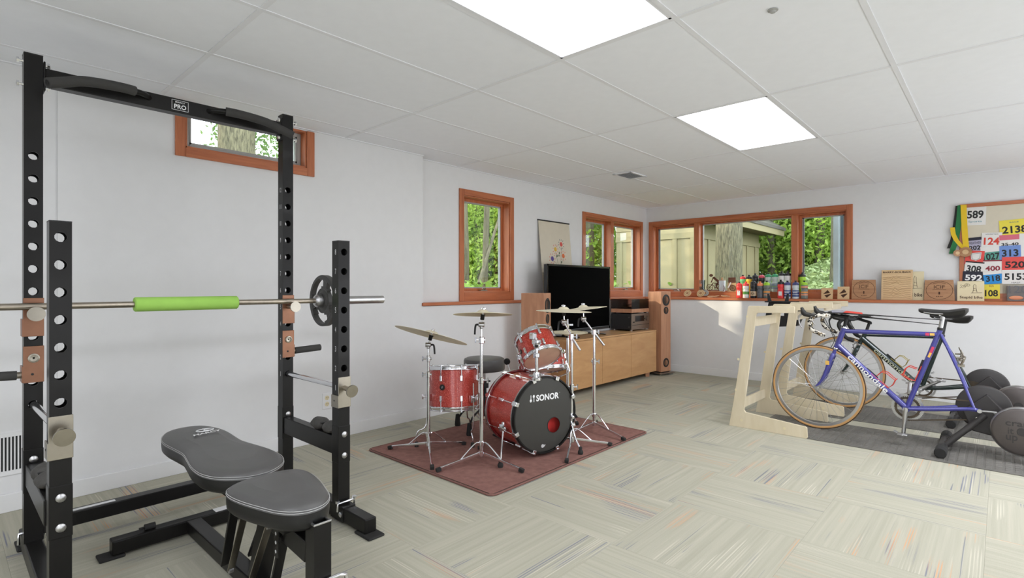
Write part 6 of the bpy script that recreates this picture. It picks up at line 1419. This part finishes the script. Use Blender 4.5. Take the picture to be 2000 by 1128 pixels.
for j in range(ny+1):
    for i in range(nx+1):
        x, y = -26+34*i/nx, 7.22+24*j/ny; vs.append((x, y, GZ(x, y)+.06*mnoise.noise(Vector((x*.7, y*.7, 0)))))
fs = [(j*(nx+1)+i, j*(nx+1)+i+1, (j+1)*(nx+1)+i+1, (j+1)*(nx+1)+i) for j in range(ny) for i in range(nx)]; o = len(vs)
for j in range(ny+1):
    for i in range(nx+1):
        x, y = -26+21.95*i/nx, -12+19.3*j/ny; vs.append((x, y, .78+.02*max(0, -x-4)+.06*mnoise.noise(Vector((x*.7, y*.7, 0)))))
fs += [(o+j*(nx+1)+i, o+j*(nx+1)+i+1, o+(j+1)*(nx+1)+i+1, o+(j+1)*(nx+1)+i) for j in range(ny) for i in range(nx)]
g = MB().add(vs, fs, True).build('ground', 'soil'); struct(g, 'leafy wooded ground rising outside the windows')
def scatter(name, pts, size, mt, parent, flat=0.):
    """thin diamond leaves at the given points"""
    n = len(pts); d = RNG.normal(size=(n, 3)); d[:, 2] *= (1-flat*.5); d /= np.linalg.norm(d, axis=1)[:, None]; q = RNG.normal(size=(n, 3)); q -= (q*d).sum(1)[:, None]*d; q /= np.linalg.norm(q, axis=1)[:, None]
    s_ = size*(.6+.8*RNG.random(n))[:, None]; a = d*s_; b_ = q*s_*.42
    P = np.stack([pts-a*.9, pts+b_, pts+a, pts-b_], 1).reshape(-1, 3); L_ = np.array(WL.get(parent, Vector((0, 0, 0)))) if parent else np.zeros(3)
    me = bpy.data.meshes.new(name); me.vertices.add(4*n); me.vertices.foreach_set('co', (P-L_).astype(np.float32).ravel())
    me.loops.add(4*n); me.loops.foreach_set('vertex_index', np.arange(4*n, dtype=np.int32)); me.polygons.add(n); me.polygons.foreach_set('loop_start', np.arange(0, 4*n, 4, dtype=np.int32))
    me.update(calc_edges=True); me.validate(); me.materials.append(MT[mt]); ob = bpy.data.objects.new(name, me); COL.objects.link(ob)
    if parent: ob.parent = parent
    ob['kind'] = 'stuff'; return ob
def blob(c, r, n):
    p = RNG.normal(size=(n, 3)); p /= np.linalg.norm(p, axis=1)[:, None]; return np.array(c)+p*np.array(r)*(RNG.random(n)**.45)[:, None]
def tree(lab, x, y, r, h, blobs, mt, bark='barkd', size=.06, n=1900, lean=(0, 0), grp=None, name='tree', branch=()):
    z = GZ(x, y) if y > 7.2 else .78+.02*max(0, -x-4)
    t = thing(name, lab, 'tree', (x, y, z-.1), grp); k = 7
    path = [(x+lean[0]*(i/k)+.05*mnoise.noise(Vector((x, y, i*.7)))*(i > 0), y+lean[1]*(i/k), z-.1+h*i/k) for i in range(k+1)]
    MB().tube(smooth_loop(path, 4, False), [r*(1.28 if i == 0 else (1.12 if i == 1 else 1.02-.25*i/(4*k))) for i in range(4*k+1)], 20).build('trunk', bark, t)
    for b0, b1, rb in branch: MB().tube(smooth_loop([b0, ((b0[0]+b1[0])/2, (b0[1]+b1[1])/2, (b0[2]+b1[2])/2+.1), b1], 5, False), [rb*(1-.06*i) for i in range(11)], 8).build('branch', bark, t)
    if blobs:
        pts = np.concatenate([blob(c, rr, int(n*w)) for c, rr, w in blobs]); pts = pts[pts[:, 2] > .8]
        scatter('foliage', pts, size, mt, t)
    return t
# trunks seen in the panes
tree('thick grey oak trunk close outside the wide window', -3.22, 8.60, .205, 7, (), 'leafA', 'bark', grp=None, lean=(.05, 0))
tree('sunlit tall trunk at the right of the wide middle pane', -1.86, 9.6, .13, 8, (((-1.9, 9.6, 8.5), (1.6, 1.6, 1.4), 1),), 'leafA', 'bark', lean=(.10, .1))
tree('slim brown trunk in the middle of the wide window', -3.15, 12.3, .075, 8, (((-3.2, 12.5, 6.0), (1.8, 1.5, 2.2), 1),), 'leafB', 'barkd', lean=(-.15, 0), n=2500)
tree('slim dark trunk right behind the shed roof', -3.9, 13.2, .08, 8, (((-3.9, 13.4, 6.5), (1.8, 1.5, 2.2), 1),), 'leafB', 'barkd', lean=(-.2, 0), n=2500)
tree('tall grey trunk seen through the single casement window', -6.75, 6.05, .13, 7, (((-6.8, 6.1, 6.2), (2., 2., 1.6), 1),), 'leafA', 'barkd', lean=(.05, -.1), n=2500, branch=(((-6.62, 6.35, 1.2), (-7.4, 8.2, 3.6), .035),))
tree('thin second trunk beside the tall one in the casement window', -6.9, 6.75, .055, 6.5, (((-7, 6.8, 5.4), (1.4, 1.4, 1.4), 1),), 'leafA', 'barkd', lean=(.1, .15))
tree('slender trunk in the left pane of the corner casements', -7.1, 10.4, .11, 8, (((-7.1, 10.4, 6.4), (1.5, 1.5, 1.6), 1),), 'leafB', 'barkd')
tree('thick oak trunk with sunlit edge outside the high window', -8.0, 2.90, .25, 10, (((-8, 2.9, 10.4), (2.5, 2.5, 1.6), 1),), 'leafB', 'bark', lean=(.05, 0))
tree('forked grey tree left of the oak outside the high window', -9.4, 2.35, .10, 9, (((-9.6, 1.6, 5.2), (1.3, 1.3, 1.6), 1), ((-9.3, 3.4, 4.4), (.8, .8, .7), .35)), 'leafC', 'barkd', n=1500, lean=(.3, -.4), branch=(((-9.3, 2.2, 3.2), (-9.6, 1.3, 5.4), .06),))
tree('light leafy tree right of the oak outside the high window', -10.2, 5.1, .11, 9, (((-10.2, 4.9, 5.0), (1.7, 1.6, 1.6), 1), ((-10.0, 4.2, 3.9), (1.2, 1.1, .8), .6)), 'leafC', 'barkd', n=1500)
# dense woods behind, one tree after another
spots = (
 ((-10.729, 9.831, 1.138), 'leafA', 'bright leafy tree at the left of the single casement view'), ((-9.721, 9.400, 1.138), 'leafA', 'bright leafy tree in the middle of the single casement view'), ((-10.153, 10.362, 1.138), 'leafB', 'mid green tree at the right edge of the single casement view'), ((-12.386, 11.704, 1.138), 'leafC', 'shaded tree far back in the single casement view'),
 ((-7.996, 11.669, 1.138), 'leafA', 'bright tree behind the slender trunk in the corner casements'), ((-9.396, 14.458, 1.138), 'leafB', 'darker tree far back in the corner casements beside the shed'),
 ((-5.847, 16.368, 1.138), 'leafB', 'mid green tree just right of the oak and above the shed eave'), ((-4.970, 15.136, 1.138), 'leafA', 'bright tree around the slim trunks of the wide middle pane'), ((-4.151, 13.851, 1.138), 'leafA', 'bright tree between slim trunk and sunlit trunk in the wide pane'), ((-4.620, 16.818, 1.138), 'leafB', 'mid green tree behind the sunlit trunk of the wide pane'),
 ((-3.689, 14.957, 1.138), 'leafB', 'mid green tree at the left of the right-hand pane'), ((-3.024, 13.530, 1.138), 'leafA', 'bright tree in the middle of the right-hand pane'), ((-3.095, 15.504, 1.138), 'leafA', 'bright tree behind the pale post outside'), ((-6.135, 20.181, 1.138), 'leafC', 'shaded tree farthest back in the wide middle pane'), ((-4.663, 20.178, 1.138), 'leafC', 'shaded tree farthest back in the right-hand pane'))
for i, (p, mt, lab) in enumerate(spots):
    rg = random.Random(i*17+3); x, y = p[0], p[1]; z = GZ(x, y) if y > 7.2 else .9; rad = 1.5+.4*rg.random()
    bl = [((x+rg.uniform(-.8, .8), y+rg.uniform(-.8, .8), z+.75+k*.80+rg.uniform(-.2, .2)), (rad*rg.uniform(.75, 1.05), rad*rg.uniform(.75, 1.05), .75), .6) for k in range(6)]
    tree(lab, x, y, .07+.05*rg.random(), 6.5, bl, mt, 'barkd', .062, 5200, (rg.uniform(-.3, .3), 0), 'trees of the woods')
# unseen tree added to block the low sun from the two nearer windows
tree('wide leafy tree out of view, added to shade the long wall windows', -8.6, -1.0, .2, 5, (((-8.5, -.2, 3.7), (1.7, 1.5, 1.5), 2.4), ((-8.8, -2.2, 4.4), (1.6, 1.4, 1.4), 1.8), ((-7.6, .3, 3.2), (1., .9, 1.), .9)), 'leafB', 'bark', .13, 2400)
# ground ivy on the bank
n = 14000; x = RNG.uniform(-4.2, .6, n); y = 7.5+RNG.random(n)**1.4*6.5; z = np.array([GZ(a, b_) for a, b_ in zip(x, y)])+.03+.10*RNG.random(n)
o = scatter('ground_ivy', np.stack([x, y, z], 1), .055, 'ivy', None, 1.); tag(o, 'pale green ivy covering the bank outside the wide window', 'ivy', kind='stuff')
n = 6000; x = RNG.uniform(-13, -4.4, n); y = RNG.uniform(2.5, 13, n); z = np.array([GZ(a, b_) if b_ > 7.2 else .8+.02*max(0, -a-4) for a, b_ in zip(x, y)])+.05+.35*RNG.random(n)**2
o = scatter('undergrowth', np.stack([x, y, z], 1), .08, 'leafB', None, .6); tag(o, 'low green undergrowth outside the long wall windows', 'undergrowth', kind='stuff')
# shed with tan panelled walls
MT['tan_'] = M('tan_wall_paint', (147, 136, 102), .7, var=.03); MT['tand'] = M('tan_batten', (142, 132, 99), .7, var=.03); MT['roofm'] = M('grey_shingle', (90, 86, 80), .9, var=.15, bmp=.4, bscale=40); MT['soffit'] = M('soffit_board', (120, 107, 88), .8, var=.06)
sh = thing('garden_shed', 'tan panelled outbuilding with a roof overhang outside the corner windows', 'shed', (-4.8, 10.6, .78)); xa, xb, ya, yb, zt = -5.52, -3.93, 9.0, 12.3, 2.95
MB().bb((xa, ya, .6), (xb, yb, zt)).build('wall', 'tan_', sh)
for k in range(8):
    z = 2.10+.105*k
    MB().box(((xa+xb)/2, ya-.008, z+.05), (xb-xa, .012, .112), Matrix.Rotation(-.12, 3, 'X')).build('siding_board', 'tan_', sh)
MB().bb((xa, ya-.028, 2.00), (xb+.02, ya, 2.10)).build('trim_board', 'tand', sh); MB().bb((xb, ya-.02, 2.00), (xb+.028, yb, 2.10)).build('trim_board', 'tand', sh)
x = xa+.05
while x < xb-.04:
    MB().bb((x, ya-.022, .7), (x+.085, ya, 2.0)).build('batten', 'tand', sh); x += .56
MB().bb((xb-.085, ya-.024, .7), (xb+.024, ya, 2.0)).build('corner_board', 'tand', sh)
y = ya+.0
while y < yb:
    MB().bb((xb, y, .7), (xb+.022, y+.085, 2.0)).build('batten', 'tand', sh); y += .50
MB().bb((xb, ya-.1, 2.28), (xb+.42, yb+.2, 2.31)).build('soffit', 'soffit', sh); MB().bb((xb+.42, ya-.12, 2.24), (xb+.45, yb+.25, 2.40)).build('fascia', 'tand', sh)
MB().prism([(xb+.47, 2.36), (xa-.3, 3.75), (xa-.3, 3.80), (xb+.47, 2.42)], (0, yb+.3, 0), X_, Z_, 3.75).build('roof', 'roofm', sh)
# pale post and dark board just outside the right pane
MT['palepost'] = M('pale_blue_paint', (176, 186, 190), .6, var=.05, vscale=8); MT['slate'] = M('slate_paint', (84, 96, 104), .7, var=.05)
t = thing('porch_post', 'pale blue painted post with a dark board behind outside the right pane', 'post', (-1.36, 7.42, .78))
a, b_ = (-1.503, 7.420, 1.638)[0], (-1.443, 7.420, 1.634)[0]
MB().bb((a, 7.40, .7), (b_, 7.48, 2.6)).build('post', 'palepost', t, bevel=.004); MB().bb((b_+.006, 7.46, .7), (b_+.24, 7.49, 2.6)).build('board', 'slate', t)
